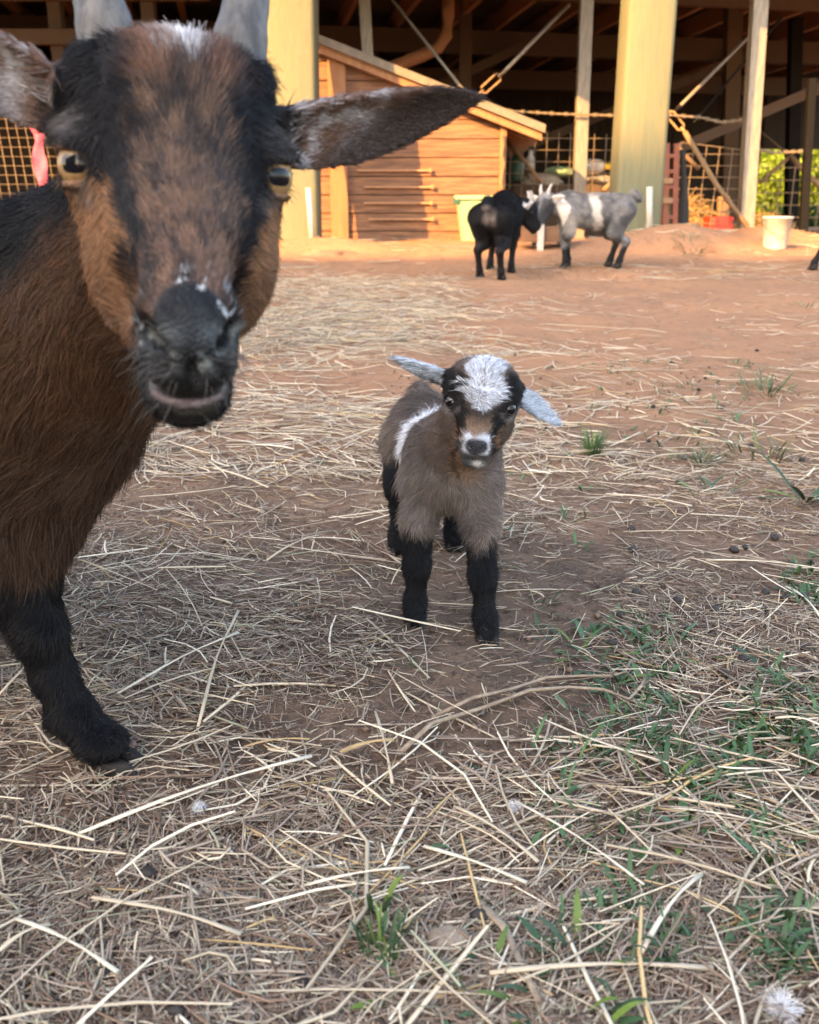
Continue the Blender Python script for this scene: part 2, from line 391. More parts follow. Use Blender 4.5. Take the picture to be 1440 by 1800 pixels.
M_WIRE = mat('fence_wire', (.27, .22, .16), .6, .3, noise=(50, (.18, .13, .085), 3, .2), metal=.3)
M_RAFTER = WOODP('rafter_wood', (.42, .21, .11), (.30, .15, .085), st=(1, .08, 1))
M_BEAM = WOODP('dark_beam_wood', (.125, .085, .055), (.09, .062, .042), st=(.08, 1, 1))
M_DECK = mat('roof_deck', (.13, .088, .055), .9, .1, noise=(8, (.09, .062, .04), 5, .2))
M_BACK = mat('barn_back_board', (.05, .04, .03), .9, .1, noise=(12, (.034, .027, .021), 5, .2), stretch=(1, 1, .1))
M_ROOFING = mat('shed_roofing', (.20, .165, .125), .7, .3, noise=(18, (.13, .11, .085), 5, .2))
M_STICK = WOODP('bare_stick_wood', (.32, .21, .12), (.22, .145, .085))
M_WHITEPL = mat('white_plastic', (.46, .45, .42), .45, .4, noise=(25, (.36, .34, .29), 5, .18))
M_TOTE = mat('pale_green_plastic', (.24, .36, .20), .45, .4, noise=(12, (.20, .31, .17), 4, .2))
M_RED = mat('red_plastic', (.42, .035, .025), .45, .4, noise=(20, (.30, .03, .02), 4, .2))
M_REDLAD = mat('red_fibreglass', (.30, .085, .04), .5, .4, noise=(30, (.20, .06, .035), 4, .2))
M_YELLOW = mat('yellow_plastic', (.75, .50, .04), .4, .4, noise=(20, (.65, .42, .03), 3, .2))
M_PINK = mat('pink_cloth', (.55, .13, .20), .85, .1, noise=(60, (.40, .08, .13), 4, .2), bumpv=(200, .6, .003))
M_RUBBER = mat('black_rubber', (.018, .018, .02), .7, .3, noise=(30, (.035, .03, .028), 4, .2), bumpv=(60, .4, .006))
M_BURLAP = mat('cream_sacking', (.42, .37, .29), .9, .1, noise=(40, (.30, .25, .18), 5, .2), bumpv=(220, .5, .003))
M_BRICKWOOD = mat('brown_box_wood', (.20, .11, .065), .8, .2, noise=(20, (.13, .07, .04), 5, .2), stretch=(.1, 1, 1))
M_GREENB = mat('dark_green_plastic', (.03, .09, .055), .4, .4, noise=(20, (.02, .06, .04), 3, .2))
M_STONE = mat('doorstep_stone', (.22, .14, .10), .85, .2, noise=(16, (.15, .095, .07), 6, .2), bumpv=(60, .6, .006))

def slant(mb, a, b, w, d, up=(0, -1, 0), bev=.0):
    """a straight bar from a to b: w across, d deep (towards up)"""
    a, b = Vector(a), Vector(b); e = b - a; L = e.length; e.normalize(); u = Vector(up); u = (u - e * u.dot(e)).normalized(); s = e.cross(u)
    M = Matrix(((s.x, u.x, e.x, a.x), (s.y, u.y, e.y, a.y), (s.z, u.z, e.z, a.z), (0, 0, 0, 1)))
    return mb.box((-w / 2, -d / 2, 0), (w / 2, d / 2, L), bev, M)
def thing1(name, mb, m, label, cat, base, group=None, smooth=False):
    o = mb.build(name, m, None, smooth, base=base); o.location = Vector([float(q) for q in base]); return tag(o, label, cat, group)

# ---------------------------------------------------------------- two big posts
def post(px0, px1, pyb, Y, w, lean, label, ztop=2.88):
    b = P(.5 * (px0 + px1), pyb, Y); z0 = float(gz(b[0], Y + w / 2)) - .25
    t = P(.5 * (px0 + px1) + 1.0, 0, Y); 
    mb = MB(); n = 16; V = []; F = []
    prof = []
    h = w / 2; c = .035
    for sx, sy, a0 in ((1, -1, -90), (1, 1, 0), (-1, 1, 90), (-1, -1, 180)):
        for k in range(4): a = R(a0 + k * 30); prof.append((sx * (h - c) + c * math.cos(a), sy * (h - c) + c * math.sin(a)))
    rows = 26
    for i in range(rows + 1):
        z = z0 + (ztop - z0) * i / rows
        for (x, y) in prof:
            q = np.array([x * 9, y * 9, z * 1.3]); k = 1 + (float(vnoise(q, 1.0, 8)) - .5) * .035
            V.append((b[0] + x * k + lean[0] * (z - .3), Y + h + y * k + lean[1] * (z - .3), z))
    m = len(prof)
    for i in range(rows):
        for k in range(m): F.append((i * m + k, i * m + (k + 1) % m, (i + 1) * m + (k + 1) % m, (i + 1) * m + k))
    mb.raw(V, F); return thing1('barn_post', mb, M_POST, label, 'post', (b[0], Y + h, z0 + .25), 'big square barn posts', smooth=True)
post(476, 556, 418, 6.95, .345, (.0, .13), 'thick square post with peeling green paint beside the orange shed')
post(1084, 1160, 400, 6.95, .325, (.012, .03), 'thick square post with peeling green paint behind the grey goat')

# ---------------------------------------------------------------- thin poles
def pole(px_t, px_b, py_b, Y, w, m, label, ztop=2.85, d=None):
    t = P(px_t, 0, Y); b = P(px_b, py_b, Y); e = (t - b); e /= e[2]; z0 = float(gz(b[0], Y)) - .2
    lo = b + e * (z0 - b[2]); hi = b + e * (ztop - b[2]); mb = MB(); slant(mb, lo, hi, w, d or w, bev=.006)
    o = thing1('barn_pole', mb, m, label, 'pole', (lo[0], Y, z0 + .2), 'slim poles inside the barn'); return o
pole(641, 648, 118, 9.3, .10, M_STEEL, 'slim pole rising behind the shed roof')
pole(1031, 1018, 332, 8.7, .105, M_STEEL, 'slim pale pole between the shed and the thick post')
pole(1335, 1309, 415, 8.2, .115, M_STEEL, 'slim pale pole left of the white bucket')
pole(1436, 1411, 420, 8.7, .065, M_DARKSTEEL, 'thin dark pole beside the leafy bushes', ztop=1.55)
pole(152, 158, 330, 8.6, .06, M_TRIM, 'narrow orange pole standing for the sunlit edge of a post, beside the grey horn')  # orange colour stands for sunlight on a post edge
pole(1105, 1098, 300, 11.5, .16, M_BEAM, 'dark timber pole deep inside the barn, behind the thick post')
pole(1290, 1280, 330, 12.0, .17, M_BEAM, 'dark timber pole deep inside the barn at the right')
pole(818, 818, 200, 12.0, .14, M_BEAM, 'dark timber pole deep inside the barn, above the shed roof')
pole(1400, 1390, 400, 12.5, .14, M_DARKSTEEL, 'dark timber post standing in front of the bushes', ztop=2.7)

# ---------------------------------------------------------------- barn roof and back
BARN = Matrix.Translation((0, 7, 0)) @ Matrix.Rotation(R(10), 4, 'Z')
def BW(x, y, z): return BARN @ Vector((x, y - 7, z))
def roofz(y): return 2.70 - .012 * (y - 6.5)
barn = empty('barn', (0, 12, .28), 'open pole barn with dark rafters sheltering the goat pen', 'barn')
bb = (0, 12, .28)
def bpart(name, mb, m): return mb.build(name, m, barn, base=bb)
mb = MB()
xs0, xs1, ya, yb = -8, 9, 6.35, 18.5
v = [BW(x, y, roofz(y) + dz) for dz in (.22, .26) for y in (ya, yb) for x in (xs0, xs1)]
mb.raw(v, [(0, 2, 3, 1), (4, 5, 7, 6), (0, 1, 5, 4), (2, 6, 7, 3), (0, 4, 6, 2), (1, 3, 7, 5)]); bpart('roof_deck', mb, M_DECK)
for i in range(24):
    x = -6.6 + i * .62 + random.uniform(-.03, .03); mb = MB(); a, b_ = BW(x, ya + .1, roofz(ya) + .10), BW(x, yb - .1, roofz(yb) + .10)
    slant(mb, a, b_, .055, .20, up=(0, 0, 1)); bpart('rafter', mb, M_RAFTER)
for y, dz, hh in ((7.3, -.10, .24), (9.8, -.12, .26), (12.6, -.14, .26), (15.4, -.14, .26)):
    mb = MB(); slant(mb, BW(xs0 + .2, y, roofz(y) + dz), BW(xs1 - .2, y, roofz(y) + dz), .09, hh, up=(0, 0, 1)); bpart('beam', mb, M_BEAM)
for (x0, z0, x1, z1, y) in ((-3.0, 1.3, -.4, 2.4, 12.4), (-.3, 1.25, 2.4, 2.45, 12.3), (2.2, 1.2, 5.4, 2.45, 12.45), (3.2, 1.1, 6.2, 2.3, 9.7)):
    mb = MB(); slant(mb, BW(x0, y, z0), BW(x1, y, z1), .10, .05); bpart('brace', mb, M_BEAM)
mb = MB()
for x in np.arange(-8, 5.8, .25):
    mb.box((x, 17.5, .1), (x + .243, 17.53, 3.2)); 
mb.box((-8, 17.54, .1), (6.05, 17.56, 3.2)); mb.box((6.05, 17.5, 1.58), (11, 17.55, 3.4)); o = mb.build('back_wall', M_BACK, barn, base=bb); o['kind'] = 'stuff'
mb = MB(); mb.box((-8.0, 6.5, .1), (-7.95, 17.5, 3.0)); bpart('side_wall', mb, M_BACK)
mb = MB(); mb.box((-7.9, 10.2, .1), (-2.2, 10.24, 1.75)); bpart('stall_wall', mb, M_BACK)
for zz in (1.86, 2.2):
    mb = MB(); mb.box((-7.9, 9.0, zz), (-1.7, 9.06, zz + .12)); bpart('stall_rail', mb, M_BEAM)
for xx in (-5.3, -4.3, -3.1, -2.3):
    mb = MB(); mb.box((xx, 9.07, .2), (xx + .11, 9.18, 2.4)); bpart('stall_stud', mb, M_BEAM)
# bent drain pipe under the roof
mb = MB(); mb.tube([P(788, -40, 10.5), P(788, 30, 10.5), P(785, 62, 10.5), P(770, 84, 10.5), P(745, 96, 10.5), P(655, 132, 10.5), P(560, 172, 10.5)], .062, 10)
thing1('drain_pipe', mb, M_RAFTER, 'bent brown pipe hanging under the barn roof', 'pipe', P(788, 62, 10.5), smooth=True)

# ---------------------------------------------------------------- orange shed
def shed():
    Y = 8.0
    def X(px, py): return float(P(px, py, Y)[0])
    def Zv(px, py): return float(P(px, py, Y)[2])
    xl, xr = X(470, 430), X(879, 330); zb = .20
    xa, za = X(612, 106), Zv(612, 106); xb, zb2 = X(880, 212), Zv(880, 212); sl_ = (zb2 - za) / (xb - xa)
    def top(x): return za + (x - xa) * sl_
    base = (.5 * (xl + xr), Y + .6, .25)
    root = empty('shed', base, 'small orange plank shed with a sloping roof at the barn edge', 'shed')
    def part(name, mb, m): return mb.build(name, m, root, base=base)
    ph = .138; z = zb; k = 0; th = R(0)
    while z < top(xl) - .02:
        z1 = min(z + ph - .007, top(xl)); x1 = xr if top(xr) > z1 else min(xr, xa + (z1 - za) / sl_)
        mb = MB(); jx = random.uniform(-.004, .004); dy = random.uniform(-.003, .003)
        lean = -.03
        x1b = xr if top(xr) > z else min(xr, xa + (z - za) / sl_)
        yy0 = Y + dy + lean * (z - zb) - .006; yy1 = Y + dy + lean * (z1 - zb) + .006
        if x1 > xl + .05:
            v = [(xl, yy0, z), (x1b + jx, yy0, z), (x1 + jx, yy1, z1), (xl, yy1, z1), (xl, yy0 + .025, z), (x1b + jx, yy0 + .025, z), (x1 + jx, yy1 + .025, z1), (xl, yy1 + .025, z1)]
            mb.raw(v, [(0, 1, 2, 3), (5, 4, 7, 6), (3, 2, 6, 7), (1, 0, 4, 5), (1, 5, 6, 2), (0, 3, 7, 4)]); part('plank', mb, M_SHED)
        z += ph; k += 1
    # backing so that no light passes the joints
    mb = MB(); mb.raw([(xl, Y + .06, zb), (xr, Y + .06, zb), (xr, Y + .06, top(xr) - .01), (xl, Y + .06, top(xl) - .01)], [(0, 1, 2, 3)]); part('lining', mb, M_BACK)
    # side wall on the right, planked too
    z = zb
    while z < top(xr) - .03:
        z1 = min(z + ph - .007, top(xr) - .02); mb = MB(); mb.box((xr - .025, Y + .06, z), (xr, Y + 1.5, z1)); part('plank', mb, M_SHED); z += ph
    mb = MB(); mb.box((xr - .012, Y - .075, zb), (xr + .035, Y + .035, top(xr) - .03), .004); part('corner_board', mb, M_TRIM)
    x0 = X(584, 430); mb = MB(); mb.raw([(x0, Y - .04, zb), (x0 + .135, Y - .04, zb), (x0 + .135, Y - .085, top(x0 + .135) - .05), (x0, Y - .085, top(x0) - .05), (x0, Y - .012, zb), (x0 + .135, Y - .012, zb), (x0 + .135, Y - .057, top(x0 + .135) - .05), (x0, Y - .057, top(x0) - .05)], [(0, 1, 2, 3), (5, 4, 7, 6), (3, 2, 6, 7), (1, 0, 4, 5), (1, 5, 6, 2), (0, 3, 7, 4)]); part('corner_board', mb, M_TRIM)
    for py, pa, pb in ((300, 628, 756), (329, 640, 760), (357, 640, 758), (385, 648, 760)):  # pale strips paint sunlit plank edges inside the shaded band
        zz = Zv(700, py); mb = MB(); mb.box((X(pa, py), Y - .036 - .03 * (zz - zb), zz - .007), (X(pb, py), Y - .016 - .03 * (zz - zb), zz + .007), .002); part('lit_edge_strip', mb, M_LITEDGE_BRACKET)
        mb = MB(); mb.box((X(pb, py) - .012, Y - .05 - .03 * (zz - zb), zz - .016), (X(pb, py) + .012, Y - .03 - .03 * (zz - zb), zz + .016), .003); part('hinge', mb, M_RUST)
    # roof slab with fascia boards
    xo0, xo1 = X(440, 50), X(953, 240)
    def rb(y0, y1, h0, h1, name, m, x0=xo0, x1=xo1):
        v = [(x, y, top(x) + h) for h in (h0, h1) for y in (y0, y1) for x in (x0, x1)]
        mb = MB(); mb.raw(v, [(0, 2, 3, 1), (4, 5, 7, 6), (0, 1, 5, 4), (2, 6, 7, 3), (0, 4, 6, 2), (1, 3, 7, 5)]); return part(name, mb, m)
    r_ = rb(Y - .16, Y + 1.7, .035, .065, 'roof', M_ROOFING)
    rb(Y - .19, Y - .163, .015, .075, 'fascia', M_ROOFING)
    for i in range(7): rb(Y - .15 + .28 * i, Y - .11 + .28 * i, -.045, .032, 'roof_batten', M_TRIM, xo0 + .02, xo1 - .02)
    # hanging rope at the right corner
    pts = [P(883 + dx, py, Y - .10) for dx, py in ((0, 236), (2, 255), (-1, 272), (3, 288), (0, 305), (-2, 322), (0, 330))]
    mb = MB(); mb.tube(pts, .012, 6); thing1('rope', mb, M_STICK, 'tan rope dangling from the right corner of the shed', 'rope', pts[-1])
shed()

# ---------------------------------------------------------------- wire fences
def fence(px0, px1, pt0, pt1, pyb, Y, cell, label, lean=(0, 0), r=.0042, Y1=None):
    Y1 = Y if Y1 is None else Y1
    a = P(px0, pt0, Y); b = P(px1, pt1, Y1); zb0 = P(px0, pyb, Y)[2]
    L = math.hypot(b[0] - a[0], b[1] - a[1]); ex = (b[0] - a[0]) / L; ey = (b[1] - a[1]) / L
    base = (.5 * (a[0] + b[0]), .5 * (Y + Y1), zb0); root = empty('wire_fence', base, label, 'fence', 'welded wire fence panels')
    mb = MB(); n = int(L / cell)
    def pt(s, z, t): 
        wob = .012 * math.sin(s * 5 + z * 3); return (a[0] + ex * s + lean[0] * (z - zb0), a[1] + ey * s + lean[1] * (z - zb0) + wob, z)
    for i in range(n + 1):
        s = i * L / n; zt = a[2] + (b[2] - a[2]) * i / n
        mb.tube([pt(s, zb0 + (zt - zb0) * q, 0) for q in (0, .33, .66, 1)], r, 4, False)
    m1 = mb.build('upright_wires', M_WIRE, root, base=base); m1['kind'] = 'stuff'
    mb = MB(); z = zb0
    while z <= max(a[2], b[2]) + .001:
        pts = [pt(L * q, min(z, a[2] + (b[2] - a[2]) * q), 0) for q in np.linspace(0, 1, 8)]; mb.tube(pts, r, 4, False); z += cell
    m2 = mb.build('level_wires', M_WIRE, root, base=base); m2['kind'] = 'stuff'
    return root
fence(878, 1088, 228, 236, 345, 9.1, .098, 'wire mesh fence panel behind the two young goats')
fence(1192, 1306, 249, 264, 412, 8.75, .095, 'leaning wire mesh panel between thick post and slim pole', lean=(.05, .06))
fence(1326, 1470, 292, 290, 425, 8.95, .105, 'wire mesh panel behind the white bucket')
fence(-190, 118, 168, 176, 420, 7.6, .066, 'wire mesh fence panel seen left of the brown goat', lean=(-.09, .03), r=.0022)
# pink cloth strip tied to the left fence
V = []; F = []
for i in range(15):
    t = i / 14; c = P(62 + 14 * t + 1.5 * math.sin(i * 1.7), 190 + 160 * t, 7.45); wd = .042 + .012 * math.sin(i * .9)
    for k in range(4): V.append((c[0] + (k / 3 - .5) * 2 * wd, c[1] - .02 * math.sin(k * 2 + i), c[2]))
n0 = len(V); V += [(x, y + .012, z) for x, y, z in V]
for i in range(14):
    for k in range(3): F.append((i * 4 + k, i * 4 + k + 1, i * 4 + k + 5, i * 4 + k + 4)); F.append((n0 + i * 4 + k, n0 + i * 4 + k + 4, n0 + i * 4 + k + 5, n0 + i * 4 + k + 1))
mb = MB(); mb.raw(V, F); thing1('cloth_strip', mb, M_PINK, 'pink cloth strip hanging on the fence left of the brown goat', 'cloth', P(70, 345, 7.45), smooth=True)

# ---------------------------------------------------------------- tie rods, turnbuckles, barbed wire
def rod(pts, r, m, label, name='tie_rod', cat='rod', base=None, n=6):
    mb = MB(); mb.tube(pts, r, n); return thing1(name, mb, m, label, cat, base if base is not None else pts[-1], 'rods and wires of the barn', smooth=True)
rod([P(690, 0, 8.9), P(820, 165, 8.4)], .014, M_STEEL, 'thin steel rod slanting down to the shed roof')
rod([P(1000, 8, 8.9), P(884, 128, 8.3)], .015, M_STEEL, 'thin steel rod above the turnbuckle at the shed roof')
def buckle(px0, py0, px1, py1, Y, label, wd=.03, m=M_RUST):
    a, b = P(px0, py0, Y), P(px1, py1, Y - .05); e = unit(b - a); s = unit(np.cross(e, [0, 1, 0])); mb = MB()
    for q in (-1, 1): mb.tube([a + e * .02, a + e * .05 + s * wd * q, b - e * .05 + s * wd * q, b - e * .02], .009, 6)
    mb.tube([a - e * .03, a + e * .05], .013, 6); mb.tube([b - e * .05, b + e * .03], .013, 6)
    return thing1('turnbuckle', mb, m, label, 'turnbuckle', b, 'rods and wires of the barn', smooth=True)
buckle(884, 128, 842, 166, 8.3, 'tan turnbuckle above the ear tip of the brown goat', m=M_STICK)
rod([P(838, 168, 8.25), P(850, 190, 8.25), P(872, 205, 8.25)], .011, M_RUST, 'bent rod end under the turnbuckle at the shed roof')
buckle(848, 178, 882, 196, 8.4, 'dark turnbuckle lying along the shed roof', m=M_DARKSTEEL)
rod([P(1340, 40, 9.6), P(1192, 190, 8.5)], .014, M_STEEL, 'thin steel rod crossing up to the right pole')
rod([P(1375, 30, 9.9), P(1220, 215, 9.0)], .011, M_DARKSTEEL, 'thin dark rod behind the right pole')
buckle(1192, 190, 1160, 226, 8.45, 'dark turnbuckle beside the thick post', m=M_DARKSTEEL)
buckle(1172, 192, 1204, 232, 8.35, 'rusty turnbuckle at the top of the long brace', m=M_RUST)
rod([P(1204, 232, 8.3), P(1260, 325, 8.2), P(1317, 402, 8.05)], .021, M_STICK, 'long tan brace slanting down to the slim pole', 'brace_rod')
rod([P(1195, 262, 8.4), P(1203, 272, 8.4), P(1229, 297, 8.4)], .018, M_STICK, 'short tan stick hooked on the leaning mesh panel', 'stick', 'stick')
rod([P(889, 246, 8.7), P(920, 280, 8.6), P(950, 318, 8.5)], .020, M_STICK, 'tan stick leaning beside the shed corner', 'stick', 'stick')
rod([P(1081, 315, 8.6), P(1060, 336, 8.6)], .022, M_STICK, 'tan stick end left of the thick post', 'stick', 'stick')
rod([P(1335, 322, 10.5), P(1392, 272, 10.5)], .022, M_STICK, 'tan brace rising left to the dark pole', 'brace_rod', 'rod')
rod([P(1388, 272, 10.5), P(1404, 290, 10.4), P(1450, 336, 10.2)], .030, M_STICK, 'tan brace falling right past the dark pole', 'brace_rod', 'rod')
rod([P(1330, 225, 11), P(1395, 280, 11)], .013, M_BEAM, 'dark rod crossing above the bushes')
def barbed(pts, Y, label):
    mb = MB(); K = 40; q = []
    for i in range(K + 1):
        t = i / K * (len(pts) - 1); k = min(int(t), len(pts) - 2); s = t - k; q.append((pts[k][0] * (1 - s) + pts[k + 1][0] * s, pts[k][1] * (1 - s) + pts[k + 1][1] * s))
    for ph in (0, math.pi):
        mb.tube([P(x, y + 1.1 * math.sin(i * 1.3 + ph), Y) for i, (x, y) in enumerate(q)], .006, 5)
    for i in range(3, K, 5):
        c = P(*q[i], Y)
        for s in (-1, 1): mb.tube([c + np.array([-.012, 0, -.018 * s]), c + np.array([.012, -.008, .018 * s])], .004, 4)
    return thing1('barbed_wire', mb, M_WIRE, label, 'wire', P(*pts[0], Y), 'barbed wire strands', smooth=True)
barbed([(880, 194), (980, 200), (1083, 203)], 8.6, 'barbed wire strand between shed roof and thick post')
barbed([(1158, 201), (1230, 206), (1270, 215), (1308, 211)], 8.3, 'barbed wire strand between thick post and slim pole')
barbed([(1330, 262), (1360, 268), (1412, 266)], 8.6, 'barbed wire strand right of the slim pole')
# ---------------------------------------------------------------- things round the pen
def bucket():
    c = G(1362, 437); c = np.array([c[0], min(c[1], 7.3), 0]); c[0] = P(1362, 437, c[1])[0]; c[2] = float(P(1362, 437, c[1])[2]) - .004
    root = empty('bucket', c, 'white plastic bucket standing right of the slim pole', 'bucket')
    k = c[1] / 7.0
    mb = MB(); mb.lathe([(.0, .0), (.078, .0), (.080, .006), (.098, .205), (.104, .206), (.104, .222), (.099, .222), (.094, .205), (.076, .012), (0, .010)], 28); mb.v = [(x * k, y * k, z * k) for x, y, z in mb.v]; mb.build('tub', M_WHITEPL, root, True)
    mb = MB(); mb.tube([(math.cos(a) * .106 * k, -.004 + math.sin(a) * -.01, (.195 - .10 * math.sin(a)) * k - abs(math.cos(a)) * 0) if True else 0 for a in np.linspace(0, math.pi, 13)], .0035 * k, 6)
    mb.v = [(x, y - .108 * k * math.sin(math.acos(max(-1, min(1, x / (.106 * k))))), z) for x, y, z in mb.v]; mb.build('handle', M_STEEL, root, True)
bucket()
def tote():
    Y = 7.75; a, b = P(803, 344, Y), P(872, 340, Y); c, d = P(813, 420, Y), P(862, 420, Y); z0 = float(gz(.5 * (c[0] + d[0]), Y)) - .01
    base = (.5 * (c[0] + d[0]), Y + .12, z0); root = empty('storage_tote', base, 'pale yellow green plastic tote leaning by the shed corner', 'tote')
    def ring(x0, x1, y0, y1, z): return [(x0, y0, z), (x1, y0, z), (x1, y1, z), (x0, y1, z)]
    mb = MB(); v = ring(c[0], d[0], Y, Y + .25, z0) + ring(a[0], b[0], Y - .04, Y + .30, a[2]) + ring(a[0] + .012, b[0] - .012, Y - .028, Y + .288, a[2]) + ring(c[0] + .012, d[0] - .012, Y + .012, Y + .238, z0 + .02)
    f = [(3, 2, 1, 0), (12, 13, 14, 15)]
    for r in range(3):
        for k in range(4): f.append((r * 4 + k, r * 4 + (k + 1) % 4, r * 4 + 4 + (k + 1) % 4, r * 4 + 4 + k))
    mb.raw(v, f); mb.build('tub', M_TOTE, root, base=base)
    mb = MB()
    for (x0, y0, x1, y1) in ((a[0] - .015, Y - .055, b[0] + .015, Y - .036), (a[0] - .015, Y + .296, b[0] + .015, Y + .315), (a[0] - .015, Y - .036, a[0] + .003, Y + .296), (b[0] - .003, Y - .036, b[0] + .015, Y + .296)):
        mb.box((x0, y0, a[2] - .028), (x1, y1, a[2] + .004), .003)
    mb.build('rim', M_TOTE, root, base=base)
    mb = MB(); mb.box((a[0] - .03, Y - .05, a[2] - .06), (a[0] + .02, Y + .0, a[2] - .01), .006); mb.build('latch', M_GREENB, root, base=base)
tote()
def feeder():
    Y = 6.55; a, b = P(918, 400, Y), P(1000, 443, Y); z0 = float(gz(.5 * (a[0] + b[0]), Y)); base = (.5 * (a[0] + b[0]), Y + .12, z0)
    root = empty('wooden_feeder', base, 'low brown wooden feed box with pale legs behind the young goats', 'feeder')
    zt = P(930, 398, Y)[2]; mb = MB(); w0, w1 = a[0], b[0]
    for (x0, x1, y0, y1, zl) in ((w0, w1, Y, Y + .02, z0 + .05), (w0, w1, Y + .24, Y + .26, z0 + .05), (w0, w0 + .02, Y + .021, Y + .239, z0 + .05), (w1 - .02, w1, Y + .021, Y + .239, z0 + .05)):
        mb = MB(); mb.box((x0, y0, zl), (x1, y1, zt), .003); mb.build('board', M_BRICKWOOD, root, base=base)
    mb = MB(); mb.box((w0 + .021, Y + .021, z0 + .05), (w1 - .021, Y + .239, z0 + .07)); mb.build('floor_board', M_BRICKWOOD, root, base=base)
    for px in (950, 996):
        x = P(px, 420, Y)[0]
        for yy in (Y - .024, Y + .262):
            mb = MB(); mb.box((x - .021, yy, z0 - .02), (x + .021, yy + .022, zt + .012), .003); mb.build('leg', M_WHITEPL, root, base=base)
feeder()
def stick_up(px, pyt, pyb, Y, w, m, label, name, cat, dx=0):
    a, b = P(px, pyb, Y), P(px + dx, pyt, Y); b = b.copy(); a = a.copy(); a[2] = float(gz(a[0], Y)) - .03
    mb = MB(); 
    if name == 'plastic_pipe': mb.tube([a, b], w / 2, 12)
    else: slant(mb, a, b, w, w * .7, bev=.004)
    return thing1(name, mb, m, label, cat, (a[0], Y, a[2] + .03), smooth=name == 'plastic_pipe')
stick_up(1142, 328, 402, 6.85, .042, M_WHITEPL, 'short white plastic pipe standing against the thick post', 'plastic_pipe', 'pipe')
stick_up(549, 330, 418, 6.88, .040, M_WHITEPL, 'white plastic pipe leaning on the post beside the shed', 'plastic_pipe', 'pipe', dx=-7)
stick_up(1158, 286, 405, 7.25, .042, M_STICK, 'upright tan stake just right of the thick post', 'wooden_stake', 'stake')
stick_up(1272, 345, 395, 9.6, .10, M_STICK, 'short tan wooden stump behind the leaning mesh panel', 'wooden_stake', 'stake')
def ladder():
    Y = 7.6; a, b = P(1180, 405, Y), P(1182, 252, Y); z0 = float(gz(a[0], Y)); a[2] = z0; base = (a[0], Y + .1, z0)
    root = empty('folded_ladder', base, 'red folded ladder standing right of the thick post', 'ladder')
    e = unit(b - a); L = np.linalg.norm(b - a)
    for dx, dy, m in ((-.045, 0, M_REDLAD), (.03, .02, M_REDLAD), (-.035, .28, M_REDLAD), (.055, .30, M_TOTE)):
        mb = MB(); slant(mb, a + [dx, dy, 0], b + [dx, dy * .4, 0], .042 if m is M_REDLAD else .02, .06, bev=.004); mb.build('rail', m, root, base=base)
    for i in range(6):
        q = a + e * L * (i + .6) / 6.4; mb = MB(); mb.box((q[0] - .026, q[1] - .02, q[2] - .014), (q[0] + .012, q[1] + .30, q[2] + .014), .003); mb.build('rung', M_REDLAD, root, base=base)
    for i, t in enumerate((.42, .62)):
        q = a + e * L * t; mb = MB(); mb.box((q[0] - .075, q[1] - .05, q[2] - .022), (q[0] - .0, q[1] - .032, q[2] + .022), .008); mb.build('bracket', M_LITEDGE_BRACKET, root, base=base)
    mb = MB(); mb.box((a[0] - .085, Y - .05, z0 - .01), (a[0] - .0, Y + .08, z0 + .115), .015); mb.build('foot', M_WHITEPL, root, base=base)
ladder()
def rolled_mat():
    Y = 7.7; c = P(1201, 405, Y); z0 = float(gz(c[0], Y)); mb = MB(); V = []; F = []; n = 26
    zt = P(1198, 262, Y)[2]; rows = 9
    for i in range(rows):
        t = i / (rows - 1)
        for k in range(n):
            a = k / (n - 1) * 3.6 * math.pi; r = .022 + .034 * k / (n - 1) + .012 * math.sin(t * 5 + 1) - .016 * t
            V.append((c[0] + .02 * math.sin(t * 3.3) - .03 * t + r * math.cos(a), Y + .06 + r * math.sin(a), z0 + (zt - z0) * t))
    for i in range(rows - 1):
        for k in range(n - 1): F.append((i * n + k, i * n + k + 1, (i + 1) * n + k + 1, (i + 1) * n + k))
    mb.raw(V, F); o = thing1('rolled_mat', mb, M_RUBBER, 'black rubber mat rolled up beside the red ladder', 'mat', (c[0], Y + .06, z0), smooth=True)
    s = o.modifiers.new('thick', 'SOLIDIFY'); s.thickness = .008
rolled_mat()
def lump(name, c, rad, m, label, cat, seed, flat=.0, amp=.25, group=None, rz=0.0, sub=4):
    """an uneven sack or clod: a displaced ball"""
    bm = bmesh.new(); bmesh.ops.create_icosphere(bm, subdivisions=sub, radius=1)
    P0 = np.array([v.co[:] for v in bm.verts]); k = 1 + (vnoise(P0, 1.7, seed) - .5) * amp * 2 + (vnoise(P0, 4.5, seed + 1) - .5) * amp * .8
    P0 = np.sign(P0) * np.abs(P0) ** .8 * k[:, None] * np.array(rad); P0[:, 2] = np.maximum(P0[:, 2], -rad[2] * (1 - flat))
    ca, sa = math.cos(rz), math.sin(rz)
    for v, q in zip(bm.verts, P0): v.co = (q[0] * ca - q[1] * sa, q[0] * sa + q[1] * ca, q[2])
    me = bpy.data.meshes.new(name); bm.to_mesh(me); bm.free(); o = link(name, me, m, loc=Vector([float(q) for q in c])); return tag(o, label, cat, group)
lump('feed_sack', P(1250, 411, 7.75), (.24, .13, .040), M_BURLAP, 'crumpled cream feed sack lying at the foot of the mesh panel', 'sack', 31, flat=.3, amp=.35)
for i, (px, py, rx, rz, m, lb) in enumerate(((955, 318, .19, .062, M_BURLAP, 'pale feed sack behind the fence, left of the slim pole'), (1047, 316, .16, .05, M_BURLAP, 'pale feed sack behind the fence, right of the slim pole'), (990, 303, .15, .055, M_TOTE, 'yellowish feed sack lying on the pale sack behind the fence'))):
    lump('feed_sack', P(px, py, 9.6), (rx, .15, rz), m, lb, 'sack', 40 + i, flat=.2, amp=.2, rz=.2 * i)
